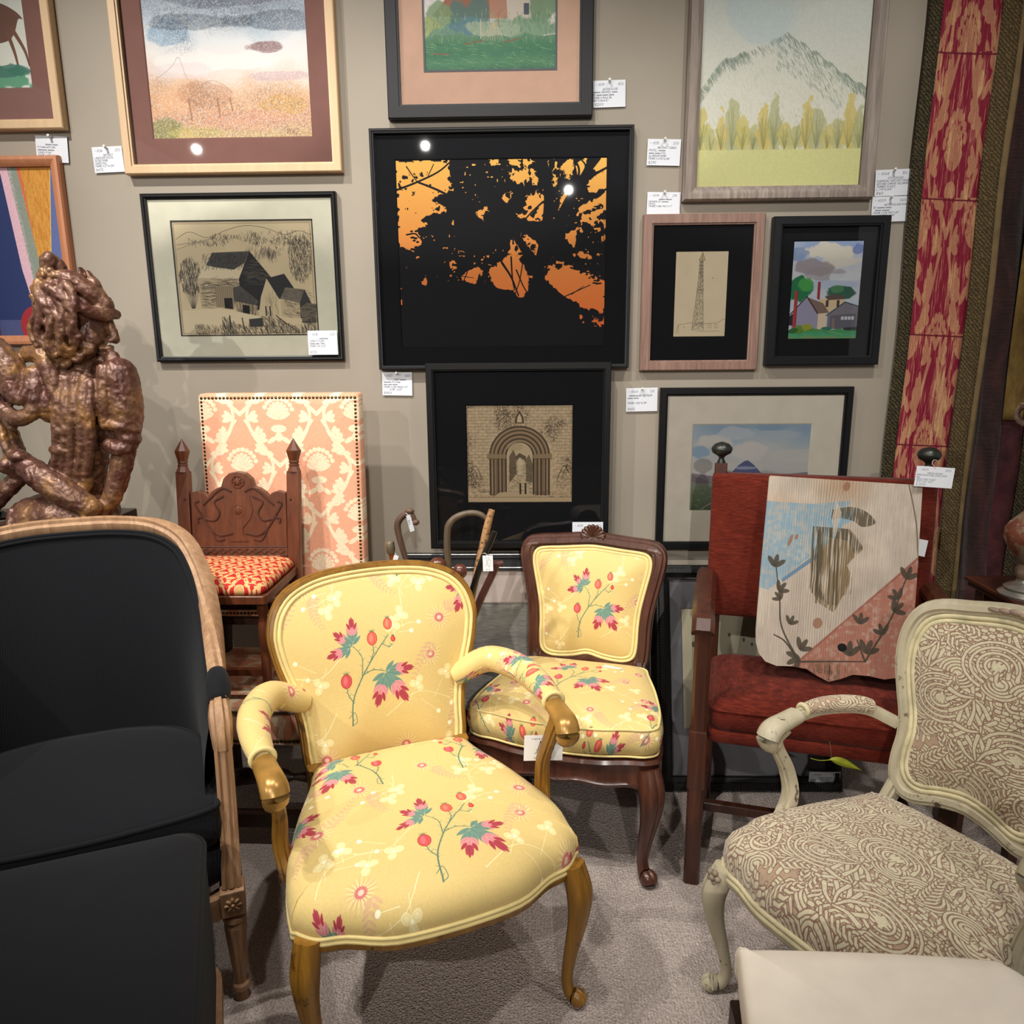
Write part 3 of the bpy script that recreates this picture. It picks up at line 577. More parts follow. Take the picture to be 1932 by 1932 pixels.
def art_arch():
    c=Cv(560,520,(208,180,140),6);K=(52,42,34)
    c.a*=(.86+.28*c.noise(60,3,2))[...,None]
    c.rects(0,0,1,1,(176,146,106),.0)
    for j in range(26):
        y=.02+j*.032
        if y>.86: break
        for i in range(-1,15):
            x=i*.075+(.037 if j%2 else 0)
            if .2<x<.8 and y>.28: continue
            c.line([(x,y),(x+.07,y)],K,1.2,al=.75);c.line([(x,y),(x,y+.03)],K,1.1,al=.7)
    m=np.clip((c.noise(6,4,4)-.48)*5,0,1)*(c.Y<.9);g=(c.noise(150,1,6)>.5);c.mix(m*g*.7,K)
    # arch mouldings
    cx,cy=.5,.52
    for k,(r,cl) in enumerate(((.29,(72,58,46)),(.275,(160,132,98)),(.255,(84,68,52)),(.24,(156,128,94)),(.215,(70,56,44)),(.20,(150,122,90)),(.175,(76,62,48)),(.16,(160,134,100)),(.14,(60,48,38)))):
        pts=[(cx-r,.93)]+[(cx-r*math.cos(a),cy-r*1.08*math.sin(a)) for a in np.linspace(0,math.pi,40)]+[(cx+r,.93)];c.poly(pts,cl)
    for r in (.283,.247,.208,.168):
        for a in np.linspace(.05,math.pi-.05,46): c.line([(cx-r*.97*math.cos(a),cy-r*1.05*math.sin(a)),(cx-r*1.05*math.cos(a),cy-r*1.13*math.sin(a))],K,1.6,al=.8)
    for s in (-1,1):
        for k in range(6): c.line([(cx+s*(.15+.025*k),.53),(cx+s*(.15+.025*k),.92)],K,3,al=.8)
        c.poly([(cx+s*.13,.50),(cx+s*.31,.49),(cx+s*.31,.545),(cx+s*.13,.545)],(150,124,92));c.line([(cx+s*.13,.545),(cx+s*.31,.545)],K,2)
    r=.125;pts=[(cx-r,.93)]+[(cx-r*math.cos(a),cy-r*1.15*math.sin(a)) for a in np.linspace(0,math.pi,40)]+[(cx+r,.93)];c.poly(pts,(206,180,140))
    blob(c,.46,.42,.08,.05,(180,152,116),.6,3);c.poly([(.40,.52),(.44,.45),(.46,.5),(.47,.7),(.40,.8)],(110,92,70));c.poly([(.56,.55),(.59,.5),(.625,.6),(.62,.8),(.56,.78)],(116,98,74));c.poly([(.46,.52),(.5,.485),(.56,.52),(.56,.6),(.545,.56),(.5,.53),(.475,.56),(.47,.6)],(96,80,62))
    c.poly([(.48,.58),(.5,.54),(.53,.58),(.53,.72),(.48,.72)],(222,200,160));scrib(c,.38,.6,.62,.9,260,K,.02,.3,1.2,.7,3)
    c.poly([(.465,.11),(.5,.05),(.535,.11),(.545,.18),(.455,.18)],(80,64,50));c.poly([(.48,.12),(.5,.08),(.52,.12),(.525,.17),(.475,.17)],(216,190,150))
    for s in (-1,1): c.curve([(cx+s*.36,.76),(cx+s*.42,.62),(cx+s*.47,.68)],K,3);c.curve([(cx+s*.40,.76),(cx+s*.44,.66),(cx+s*.49,.72)],K,2)
    scrib(c,0,.72,1,.95,900,K,.02,.4,1.3,.6,5,lambda x,y:y>.88 or abs(x-.5)>.33);c.poly([(.2,.99),(.3,.9),(.55,.88),(.65,.93),(.5,.98)],(196,170,130))
    for x in (.505,.555): c.line([(x,.82),(x,.91)],(36,30,26),9);c.ell(x,.81,.009,.009,(36,30,26))
    c.rects(0,.955,1,1,(200,172,132));c.line([(.008,.008),(.992,.008),(.992,.95),(.008,.95),(.008,.008)],(60,48,38),1.6)
    return c
def art_mountain():
    c=Cv(520,760,(224,224,204),7)
    wash(c,0,1,[(196,204,196),(206,214,208),(216,220,210),(226,226,210),(230,228,208),(230,226,200)],.06,3,2)
    blob(c,.42,.36,.22,.2,(186,212,214),.5,2,.5,4);blob(c,.6,.3,.3,.1,(200,206,196),.5,4,.5,4)
    top=lambda x:float(np.interp(x,[0,.06,.12,.3,.42,.5,.55,.7,.85,1],[.66,.62,.565,.53,.50,.475,.49,.545,.61,.66]))+.004*math.sin(x*70)
    r=np.random.default_rng(2)
    for _ in range(1500):
        x=r.random();y=top(x)+r.random()**2*.10*(1.2 if .45<x<.85 else .35)
        if .28<x<.45 and r.random()<.8: continue
        c.line([(x,y),(x+.012,y+.012)],[(110,126,114),(130,150,128),(98,112,106),(160,170,150)][r.integers(4)],1.6,al=.5)
    for _ in range(700):
        x=r.random();y=.58+.2*r.random();c.line([(x,y),(x+.008,y+.012)],(190,196,176),1.5,al=.4)
    for k in range(16):
        x=.02+k*.064;h=.055+.085*abs(math.sin(k*2.3+.9))**1.5;cl=[(206,192,104),(188,186,122),(216,192,100),(180,182,130)][k%4]
        blob(c,x,.865-h*.55,.042,h*.72,cl,.8,k,.6,22);blob(c,x+.02,.865-h*.3,.04,h*.45,cl,.7,k+40,.7,22)
        for q in range(34):
            a=-1.57+(r.random()-.5)*1.5;l=h*1.15*r.random();c.line([(x,.87),(x+math.cos(a)*l*.6,.87+math.sin(a)*l)],[(140,142,84),(150,150,106),(170,156,84),(122,132,104)][r.integers(4)],1.3,al=.6)
    c.rects(0,.868,1,1,(218,216,142));m=(c.noise(40,2,4)-.5)*.3;c.a*=(1+.06*(c.noise(120,2,3)-.5))[...,None]
    return c
def art_tower():
    c=Cv(300,480,(240,218,178),8);K=(54,46,40);c.a*=(.97+.05*c.noise(5,3,2))[...,None]
    L=lambda t:(.49-.11*t**1.4-.03,.49+.06*t+.03)
    y0,y1=.1,.93
    for _ in range(2600):
        t=c.r.random();x0,x1=L(t);x=x0+(x1-x0)*c.r.random();y=y0+(y1-y0)*t
        if c.r.random()<.65: c.line([(x,y),(x+.012*(c.r.random()-.3),y+.008*c.r.random())],K,1.2,al=.75)
    for s in (0,1): c.line([(L(t)[s],y0+(y1-y0)*t) for t in np.linspace(0,1,14)],K,1.2)
    for y in (.12,.16,.2,.24,.44,.45,.86): c.line([(L((y-y0)/.83)[0]-.01,y),(L((y-y0)/.83)[1]+.01,y)],K,1.2)
    c.poly([(.44,.1),(.51,.015),(.56,.1)],(200,174,130));c.line([(.44,.1),(.51,.01),(.56,.1),(.44,.1)],K,1.4);c.line([(.51,.01),(.50,.1)],K,1)
    c.line([(.05,.97),(.09,.86),(.3,.84),(.55,.84),(.62,.85),(.85,.84),(.95,.80),(.99,.8)],K,1.3);c.line([(.09,.86),(.1,.97)],K,1)
    for x in (.68,.8): c.line([(x,.86),(x+.05,.86),(x+.05,.9),(x,.9),(x,.86)],K,1)
    c.line([(.5,.94),(.9,.94)],K,1);c.line([(.2,.88),(.2,.9)],K,2);c.ell(.72,.31,.008,.008,(40,30,30));return c
def art_house():
    c=Cv(360,500,(196,206,226),9)
    wash(c,0,.6,[(150,172,214),(186,198,224),(214,216,226),(196,202,220),(206,214,226)],.12,4,2)
    for x,y,rx,ry,cl,a in ((.5,.1,.42,.09,(238,228,206),.9),(.7,.2,.3,.07,(232,222,204),.8),(.3,.26,.3,.09,(138,124,128),.7),(.45,.33,.34,.07,(150,142,146),.6),(.8,.36,.25,.05,(216,222,232),.8),(.1,.12,.12,.08,(112,140,196),.7),(.95,.08,.1,.06,(96,120,190),.8),(.6,.44,.4,.05,(170,190,222),.6),(.12,.48,.2,.12,(30,110,66),1),(.2,.44,.12,.08,(66,160,70),.9),(.72,.52,.2,.07,(40,84,66),.95),(.68,.49,.1,.04,(70,130,84),.9)): blob(c,x,y,rx,ry,cl,a,int(y*77+x*9),.45,7)
    K=(40,34,40)
    c.poly([(.42,.6),(.62,.54),(.78,.56),(.8,.72),(.42,.72)],(224,196,150));c.poly([(.5,.56),(.62,.54),(.78,.555),(.8,.59),(.55,.6)],(90,72,66))
    for x in (.52,.68): c.poly([(x,.6),(x+.04,.6),(x+.04,.67),(x,.67)],(60,50,58))
    c.poly([(.02,.73),(.24,.565),(.42,.72),(.42,.92),(.04,.92)],(150,146,176));c.poly([(.42,.72),(.54,.72),(.54,.9),(.42,.9)],(230,206,170));c.poly([(.22,.56),(.48,.63),(.58,.73),(.4,.74)],(122,98,88));c.line([(0,.75),(.24,.56),(.41,.735)],K,5)
    c.poly([(.56,.74),(.8,.62),(1,.66),(1,.9),(.56,.9)],(116,112,124));c.line([(.54,.76),(.8,.62),(1,.665)],(40,60,66),5);c.poly([(.6,.76),(.98,.74),(.98,.9),(.6,.9)],(92,90,104))
    for x in (.76,.81,.86,.91): c.poly([(x,.77),(x+.04,.77),(x+.04,.805),(x,.805)],(206,210,216))
    c.poly([(.63,.79),(.67,.79),(.67,.9),(.63,.9)],(130,110,100));c.poly([(.0,.76),(.05,.74),(.05,.86),(0,.86)],(30,34,40))
    c.poly([(.385,.41),(.425,.41),(.425,.6),(.385,.58)],(150,44,44));c.poly([(.055,.5),(.10,.5),(.10,.88),(.05,.88)],(172,50,52));c.line([(.1,.5),(.1,.86)],(80,24,30),2)
    wash(c,.9,1,[(74,140,70),(60,150,96),(70,160,110),(120,150,90)],.03,12,3)
    for x,y,rx,ry,cl in ((.2,.9,.16,.045,(86,130,44)),(.28,.88,.08,.04,(150,160,50)),(.55,.9,.08,.025,(30,110,90)),(.06,.92,.08,.03,(40,90,40)),(.9,.9,.14,.02,(36,40,44))): blob(c,x,y,rx,ry,cl,.9,int(x*70),.5,14)
    c.line([(.44,.9),(.8,.96)],(200,190,70),3,al=.6);return c
def art_bluemtn():
    c=Cv(460,340,(190,204,214),10)
    wash(c,0,.62,[(140,166,190),(166,184,198),(196,200,200),(206,202,196),(190,192,194)],.15,3,2)
    for x,y,rx,ry,cl,a in ((.2,.2,.16,.12,(214,208,202),.9),(.5,.3,.2,.13,(216,210,204),.9),(.36,.1,.16,.07,(190,198,206),.8),(.75,.12,.2,.08,(176,188,198),.8),(.85,.36,.2,.08,(208,204,198),.8),(.65,.02,.2,.05,(126,156,186),.7),(.08,.32,.1,.08,(130,164,196),.8),(.25,.4,.2,.06,(196,196,198),.8)): blob(c,x,y,rx,ry,cl,a,int(x*88),.5,6)
    c.poly([(.34,.56),(.40,.47),(.45,.42),(.48,.41),(.53,.46),(.60,.56)],(82,88,130));blob(c,.47,.5,.1,.02,(170,178,198),.7,3)
    c.poly([(0,.56),(.1,.58),(.2,.6),(.3,.57),(.42,.55),(.55,.58),(.7,.6),(.85,.57),(1,.55),(1,.8),(0,.8)],(132,122,128));c.poly([(0,.58),(.08,.62),(.2,.68),(.0,.72)],(116,104,112))
    wash(c,.68,1,[(126,132,116),(112,126,100),(98,116,88),(90,104,76),(70,90,66)],.04,12,3)
    r=np.random.default_rng(1)
    for _ in range(380): 
        x=r.random();y=.68+.32*r.random();c.line([(x,y),(x+.04*r.random(),y+.005)],[(160,164,146),(70,92,76),(140,128,110),(184,178,160),(150,110,96)][r.integers(5)],1.8,al=.55)
    c.line([(.1,.98),(.2,.9),(.3,.8)],(196,190,176),3,al=.8);return c
def art_abstract():
    c=Cv(460,740,(58,66,110),11)
    c.poly([(0,0),(.45,0),(.6,.9),(0,.9)],(28,40,86));c.poly([(.55,0),(1,0),(1,1),(.68,1)],(78,90,142))
    c.poly([(.30,0),(.44,0),(.60,.86),(.53,.87),(.42,.6)],(214,168,182));c.poly([(.40,0),(.56,0),(.72,.88),(.60,.87)],(122,132,120))
    t=c.noise(120,1,3);c.mix(np.clip(1-np.abs((c.X-(.42+.2*c.Y))/.035),0,1)*(t>.45)*.7,(200,176,180))
    c.poly([(.52,0),(.96,0),(.74,.86)],(198,134,50));c.mix(((c.X>.5)*(c.a[...,2]<70)*np.clip((c.noise(24,4,5,sx=3,sy=.7)-.45)*4,0,1))*.6,(168,92,26))
    c.poly([(.49,0),(.56,0),(.7,.8),(.66,.8)],(190,78,48),.0);c.poly([(.52,0),(.57,0),(.64,.42)],(196,92,60))
    c.line([(.96,.0),(.74,.86)],(226,196,110),3)
    c.ell(.52,.94,.22,.2,(146,30,38));c.poly([(.48,.83),(.74,.87),(.70,.905),(.54,.93)],(206,196,160));c.poly([(.5,.83),(.56,.84),(.57,.92),(.53,.93)],(106,156,206));c.poly([(.30,.5),(.42,.5),(.53,.87),(.5,.92)],(30,44,92),.0)
    c.a*=(.9+.2*c.noise(90,2,4,sx=2,sy=1))[...,None];return c
def art_animal():
    c=Cv(420,560,(222,222,206),12);wash(c,0,1,[(196,200,188),(214,216,202),(224,222,208)],.1,3)
    c.mix(np.clip((c.noise(4,3,3)-.5)*3,0,1)*.3,(190,196,184))
    c.poly(spl([(.45,.42),(.62,.36),(.8,.38),(.93,.44),(.99,.5),(.95,.5),(.9,.6),(.82,.66),(.6,.68),(.4,.62),(.45,.42)],5),(96,62,50))
    for a in (([(.84,.6),(.88,.74),(.9,.86)]),([(.88,.56),(.97,.72),(1.0,.84)]),([(.6,.62),(.62,.76),(.6,.86)]),([(.72,.64),(.66,.78),(.68,.88)])): c.curve(a,(104,66,50),16,6)
    blob(c,.7,.92,.34,.10,(74,140,104),.95,3,.5,9);blob(c,.8,.88,.2,.05,(44,96,82),.8,5,.6,12);return c
def art_smoke():
    c=Cv(560,640,(150,146,140),13)
    c.rects(0,0,1,1,(170,166,158));n=c.noise(70,3,2,sx=.4,sy=3);c.a*=(.78+.4*n)[...,None]
    wash0=np.clip((c.noise(3,3,5)-.4)*2,0,1);c.mix(wash0*.35,(96,94,92))
    r=np.random.default_rng(4)
    for k in range(30):
        x,y=.72+.12*math.sin(k*.6),.25+k*.025;
        for q in range(3): c.curve([(x-.1+.07*q,y+.05),(x-.06+.07*q,y-.02*math.sin(k)),(x+.0+.06*q,y+.03),(x+.05*q,y+.07)],[(60,58,56),(206,204,198),(90,88,86)][q],4,al=.6)
    for k in range(60):
        x,y=.05+.5*r.random(),.7+.25*r.random();c.curve([(x,y),(x+.05,y-.03),(x+.1,y)],(220,216,208),3,al=.5)
    for j,(t,h) in enumerate((("DE MONTE",.022),("I N A E",.03),("DE ANTRO",.022),("FUMANTE",.018),("VAPORE",.016))): c.text(.06+.03*j,.30+.045*j,t,h,(70,66,62),1.4,0)
    c.line([(.006,.006),(.994,.006),(.994,.994),(.006,.994),(.006,.006)],(40,38,36),2);return c
def art_boats():
    c=Cv(520,360,(196,186,156),14);c.a*=(.9+.2*c.noise(4,3,2))[...,None]
    for x,y in ((.1,.3),(.2,.26),(.3,.28),(.42,.22),(.55,.26),(.62,.3)): blob(c,x,y,.014,.02,(70,64,54),.8,int(x*90),.7,20)
    wash(c,.6,1,[(176,166,136),(160,150,124),(150,140,116)],.04);c.curve([(.2,.2),(.24,.5),(.2,.8)],(120,110,90),6,al=.6);return c
def card(lines,seed=0,w=220,h=170,ruled=True,top=("A519","450"),foot=None):
    c=Cv(w,h,(226,229,236),seed)
    if ruled:
        for k in range(7): c.line([(.02,.26+k*.1),(.98,.26+k*.1)],(196,206,222),1,al=.7)
    K=(66,68,80)
    if top: c.text(.07,.2,"- "+top[0],.095,K,1.6);c.text(.76,.2,top[1],.10,K,1.6)
    for k,(x,t) in enumerate(lines): c.text(x,.36+k*.105,t,.075,K,1.5,adv=.72)
    if foot: c.text(.05,.94,foot,.10,K,1.7)
    return c
def tag_ad():
    c=Cv(300,220,(240,240,240),2);K=(24,24,28)
    c.text(.20,.17,"FAIRFIELD COUNTY",.05,K,1.6,0,adv=1.05)
    c.curve([(.28,.72),(.33,.66),(.42,.24)],K,4);c.curve([(.42,.24),(.46,.5),(.48,.70)],K,8,5);c.line([(.31,.58),(.50,.55)],K,3)
    c.curve([(.60,.26),(.60,.5),(.60,.72)],K,4);c.curve([(.55,.27),(.70,.28),(.77,.48),(.70,.68),(.55,.72)],K,6,4)
    c.text(.27,.92,"ANTIQUE & DESIGN",.05,K,1.6,0,adv=.9);return c
def art_shield():
    c=Cv(560,720,(196,182,166),15)
    n=c.noise(8,4,3);c.a*=(.9+.2*n)[...,None];c.mix(np.clip((c.noise(5,3,9)-.5)*3,0,1)*.35,(176,160,146))
    c.mix(np.clip(1-np.hypot((c.X-.5)/.25,(c.Y-.03)/.12),0,1)*.6,(170,130,92));c.mix(np.clip(1-np.hypot((c.X-.08)/.2,(c.Y-.14)/.08),0,1)*.4,(206,160,126))
    e=c.noise(40,3,6)
    c.poly([(0,.13),(.30,.13),(.55,.10),(.5,.26),(.38,.36),(.28,.42),(.14,.52),(.06,.58),(0,.57)],(128,164,186),.8,.45+.55*np.clip((e-.3)*3,0,1))
    c.poly([(.38,.36),(.14,.52),(.15,.535),(.40,.375)],(84,124,160),.8);c.poly([(.42,.2),(.58,.14),(.57,.2),(.45,.25)],(120,168,196),.7)
    c.mix(((c.X*.80+c.Y>1.15)&(c.Y>.3))*(.5+.5*np.clip((e-.25)*4,0,1))*.85,(170,104,86));c.mix(np.clip(1-np.abs(c.X*.80+c.Y-1.155)*90,0,1)*.6,(140,70,62))
    K=(84,76,58);D=(70,62,50)
    # the worn monogram
    c.poly(spl([(.44,.15),(.56,.13),(.66,.15),(.72,.20),(.64,.225),(.58,.20),(.50,.19),(.44,.2),(.44,.15)],5),K,.85,np.clip((c.noise(30,2,3,sx=6,sy=.4)-.28)*5,0,1))
    tx=np.clip((c.noise(26,2,8,sx=7,sy=.3)-.36)*6,0,1)
    c.poly([(.32,.24),(.56,.24),(.60,.27),(.66,.33),(.60,.38),(.56,.42),(.60,.48),(.60,.56),(.55,.57),(.50,.66),(.45,.64),(.40,.62),(.36,.58),(.33,.55)],(124,104,72),.9,tx)
    c.poly([(.32,.24),(.55,.24),(.62,.30),(.65,.33),(.60,.36),(.56,.30),(.40,.285),(.40,.55),(.46,.62),(.34,.57)],K,.85,tx)
    for x in (.36,.44,.47,.49): c.line([(x,.26),(x+.02,.62)],(66,58,46),5,al=.7)
    c.poly([(.46,.1),(.5,.16),(.47,.3),(.44,.2)],(206,190,172),.8)
    # knots
    for x,y,rx,ry in ((.52,.03,.022,.03),(.18,.32,.012,.04),(.40,.72,.03,.035),(.22,.30,.01,.02)): c.ell(x,y,rx,ry,(150,104,80),.3,al=.8)
    # vine sprays
    def sprig(x,y,a,l,cl=D):
        for k in (-.8,0,.8):
            e_=(x+math.cos(a+k)*l,y+math.sin(a+k)*l*.8);m=((x+e_[0])/2,(y+e_[1])/2);c.ell(m[0],m[1],l*.52,l*.2,cl,math.atan2((e_[1]-y)*c.h,(e_[0]-x)*c.w),al=.85)
    for ctrl in ([(.30,.92),(.17,.76),(.14,.62),(.10,.46)],[(.72,.88),(.86,.66),(.92,.5),(.96,.4)],[(.30,.92),(.5,.9),(.72,.88)],[(.3,.92),(.2,.83),(.12,.8)],[(.72,.88),(.66,.78)]): c.curve(ctrl,D,7,4,al=.85)
    for x,y,a,l in ((.09,.46,-1.4,.08),(.13,.58,-.9,.07),(.15,.62,-2.4,.06),(.22,.74,-1.2,.06),(.3,.86,-1.0,.08),(.3,.9,2.6,.09),(.94,.46,-1.3,.08),(.9,.56,-2.2,.07),(.87,.62,-.7,.08),(.82,.74,-2.0,.07),(.72,.84,-1.2,.09),(.62,.86,-1.6,.09),(.67,.70,-1.5,.07)): sprig(x,y,a,l)
    c.mix(np.clip(1-np.hypot((c.X-.48)/.2,(c.Y-.95)/.07),0,1)*np.clip((c.noise(40,2,5,sx=2,sy=.8)-.4)*5,0,1)*.8,(88,74,56))
    # weathered grain of raised summer wood
    gx=c.X+.012*(c.noise(4,3,11,sx=1,sy=.5)-.5)+.03*np.exp(-((c.Y-.03)/.1)**2)*np.sign(c.X-.5)*np.exp(-((c.X-.5)/.1)**2)
    g=np.sin(gx*2*math.pi*62+3*c.noise(5,2,4));zone=np.exp(-((c.X-.42)/.24)**2)
    c.mix(np.clip(g-.45,0,1)*(.12+.6*zone),(104,82,60));c.a*=(.92+.16*c.noise(60,2,14,sx=6,sy=.2))[...,None]
    c.a*=.86;c.ell(.57,.825,.03,.026,(16,13,12));c.line([(.5,.92),(.5,.99)],(50,40,32),2.5);return c
# ------------------------------------------------------------------ the setting
WY=.19                                        # depth of the picture wall
def m_wall():
    t=Nt("greige_wall_paint");v=t.co();n=t.noise(v,2.2,3);f=t.noise(v,260,3,.6);c=t.ramp(n,[(.3,(152,143,129)),(.7,(162,152,138))]);t.bump(f,.12,.0012);return t.fin(c,.62,.35)
def m_carpet():
    t=Nt("grey_loop_carpet");v=t.co();vo=t.n("ShaderNodeTexVoronoi");vo.inputs["Scale"].default_value=210;t.l(v,vo.inputs["Vector"])
    n=t.noise(v,3,4);n2=t.noise(v,140,3,.7)
    c=t.ramp(n2,[(.3,(126,114,108)),(.5,(188,174,167)),(.75,(216,204,197))]);c=t.mixc(.35,c,t.ramp(n,[(.3,(164,150,143)),(.7,(204,191,183))]))
    w=t.n("ShaderNodeTexWave");w.inputs["Scale"].default_value=38;w.inputs["Distortion"].default_value=3;w.inputs["Detail"].default_value=2;t.l(v,w.inputs["Vector"])
    c=t.mixc(.12,c,w.outputs[0],'MULTIPLY');t.bump(vo.outputs["Distance"],.8,.006);return t.fin(c,.95,.1)
WALL=m_wall();CARPET=m_carpet();DARKWALL=plain("charcoal_wall_paint",(70,70,74),.7,.3)
def struct(name,mb,mat,label,smooth=False):
    o=mb.build(name,mat,None,smooth);o["kind"]="structure";o["label"]=label;o["category"]=name.split('_')[0];return o
struct("wall_back",MB().box(-4,WY,0,4,WY+.12,3.6),WALL,"greige painted plaster wall hung with framed pictures")
struct("floor",MB().box(-4,-7,-.06,4,WY+.12,0),CARPET,"pale grey looped carpet covering the shop floor")
struct("wall_rear",MB().box(-4,-7.12,0,4,-7,3.6),DARKWALL,"dark grey wall at the far side of the shop")
struct("ceiling",MB().box(-4,-7.12,3.6,4,WY+.12,3.7),plain("grey_ceiling_paint",(128,124,120),.8,.2),"grey painted shop ceiling")
struct("baseboard_back",MB().box(-4,WY-.014,0,4,WY,.11),plain("greige_trim",(140,131,119),.5),"greige painted baseboard along the picture wall")
# ------------------------------------------------------------------ framed pictures
GLASS=glass_mat()
BLACKF=plain("black_frame_lacquer",(12,12,14),.42,.35);BLACKS=plain("satin_black_frame",(19,20,24),.5,.35);NAVYF=plain("blue_black_frame",(9,11,17),.45,.35)
MAPLE=wood("pale_maple",(198,166,126),(222,190,150),'z',1,.45,40,.05);MAPLEX=wood("pale_maple_rail",(206,172,124),(232,202,154),'x',1,.45,40,.05)
CHERRY=wood("red_cherry_wood",(176,112,76),(206,140,100),'z',1,.45,40,.05);WASHED=wood("limed_grey_oak",(106,92,84),(186,174,162),'z',1,.55,70,.4)
OAKPINK=wood("pinkish_brown_oak",(112,84,74),(172,138,122),'z',1,.5,80,.3)
SILVER=plain("silver_lip",(150,150,150),.3,.5,.9)
GREYM=plain("warm_grey_backing",(120,112,104),.8)
def ring(mb,w,h,sec):
    """mitred rectangle frame; sec=[(inset,proud)] closed"""
    m=len(sec);vs=[];uv=[]
    for sx,sz in ((-1,0),(1,0),(1,1),(-1,1)):
        for i,p in sec: vs.append((sx*(w/2-i),-p,(h-i) if sz else i));uv.append((i,p))
    fs=[(c*m+j,c*m+(j+1)%m,((c+1)%4)*m+(j+1)%m,((c+1)%4)*m+j) for c in range(4) for j in range(m)]
    return mb.add(vs,fs,uv)
def board(mb,x0,z0,x1,z1,y0,y1):
    return mb.prism([(x0,z0),(x1,z0),(x1,z1),(x0,z1)],y0,y1,lambda u,v,d:(u,d,v),lambda u,v:((u-x0)/(x1-x0),(v-z0)/(z1-z0)))
def sec_flat(fw,dp,lip=.006): return [(0,0),(0,dp-.003),(.003,dp),(fw-lip,dp),(fw-lip+.001,dp-.005),(fw,dp-.006),(fw,0)]
def sec_scoop(fw,dp): return [(0,0),(0,dp*.7),(fw*.12,dp*.96),(fw*.4,dp),(fw*.7,dp*.88),(fw*.95,dp*.62),(fw,dp*.6),(fw,0)]
def sec_thin(fw,dp): return [(0,0),(0,dp-.004),(fw*.3,dp),(fw*.6,dp-.001),(fw*.75,dp-.005),(fw,dp-.007),(fw,0)]
def picture(name,label,rc,fw,dp,fmat,art,arc=None,matcol=None,mat2=None,sec=sec_flat,yoff=.0,lean=0.0,base=None,lipmat=None,cat="picture",glassy=True,group=None):
    """rc: frame corners in the photograph (left, top, right, bottom); arc: the artwork likewise; all resolved on the frame's own plane"""
    Y=WY-(yoff+dp)
    if base is None:
        a=at(rc[0],rc[1],Y);b=at(rc[2],rc[3],Y);x0,x1,z0,z1=a[0],b[0],b[2],a[2];loc=((x0+x1)/2,WY-yoff-.001,z0)
    else: x0,x1,z0,z1=base[0],base[1],base[2],base[3];loc=((x0+x1)/2,base[4],z0)
    w,h=x1-x0,z1-z0
    t=thing(name,label,cat,loc,0,group,lean)
    ring(MB(),w,h,sec(fw,dp)).build("frame",fmat,t,True,25)
    iw,ih=w-2*fw,h-2*fw;by=dp*.42
    board(MB(),-w/2+fw*.5,fw*.5,w/2-fw*.5,h-fw*.5,0,-by*.5).build("backing_board",GREYM,t,False)
    if arc:
        if len(arc)==4 and base is None:
            p=at(arc[0],arc[1],Y);q=at(arc[2],arc[3],Y);ax0,ax1,az0,az1=p[0]-loc[0],q[0]-loc[0],q[2]-z0,p[2]-z0
        else: ax0,ax1,az0,az1=arc
    else: ax0,ax1,az0,az1=-w/2+fw-.002,w/2-fw+.002,fw-.002,h-fw+.002
    if matcol:
        mb=MB();yy=-by*.5
        o=[(-w/2+fw*.6,fw*.6),(w/2-fw*.6,fw*.6),(w/2-fw*.6,h-fw*.6),(-w/2+fw*.6,h-fw*.6)];i=[(ax0,az0),(ax1,az0),(ax1,az1),(ax0,az1)];k=[(ax0-.004,az0-.004),(ax1+.004,az0-.004),(ax1+.004,az1+.004),(ax0-.004,az1+.004)]
        vs=[(u,yy,v) for u,v in o]+[(u,yy-.004,v) for u,v in o]+[(u,yy-.004,v) for u,v in k]+[(u,yy-.0005,v) for u,v in i]
        fs=[]
        for r in range(3): fs+=[(r*4+j,r*4+(j+1)%4,(r+1)*4+(j+1)%4,(r+1)*4+j) for j in range(4)]
        mb.add(vs,fs).build("mat_board",matcol,t,False)
        if mat2:
            mb=MB();d=mat2[1];k2=[(ax0-d,az0-d),(ax1+d,az0-d),(ax1+d,az1+d),(ax0-d,az1+d)]
            vs=[(u,yy-.0042,v) for u,v in k2]+[(u,yy-.0055,v) for u,v in k2]+[(u,yy-.0055,v) for u,v in i]+[(u,yy-.0042,v) for u,v in i]
            mb.add(vs,[(r*4+j,r*4+(j+1)%4,((r+1)%4)*4+(j+1)%4,((r+1)%4)*4+j) for r in range(4) for j in range(4)]).build("inner_mat",mat2[0],t,False)
    board(MB(),ax0,az0,ax1,az1,-by*.5+.0005,-by*.5-.0012).build("artwork",art,t,False)
    if lipmat: ring(MB(),w-2*fw+.008,h-2*fw+.008,[(0,by),(0,by+.006),(.004,by+.006),(.006,by)]).build("inner_lip",lipmat,t,False).location=(0,0,fw-.004)
    if glassy: board(MB(),-w/2+fw*.7,fw*.7,w/2-fw*.7,h-fw*.7,-(by*.5+.007),-(by*.5+.009)).build("glass_pane",GLASS,t,False)
    return t
def pm(col,n,rough=.85): return plain(n,col,rough,.2,var=.02)
MAT_BROWN=pm((132,94,86),"brown_mat");MAT_CREAM=pm((240,236,212),"cream_mat");MAT_PEACH=pm((206,168,146),"peach_mat");MAT_BLACK=pm((26,27,31),"black_mat");MAT_IVORY=pm((240,230,212),"ivory_mat");MAT_BLUSH=pm((226,208,198),"blush_mat");MAT_GREY=pm((120,118,122),"grey_mat")
def P(n,cv,**k):
    cv.a=255*(np.clip(cv.a,0,255)/255)**.86
    return printed(n,cv,.7,**k)
picture("framed_pastel","large pastel of stormy sky over orange fields, brown mat, pale maple frame",(178,-200,645,323),.030,.034,MAPLE,P("pastel_print",art_pastel()),(249,-92,585,253),MAT_BROWN)
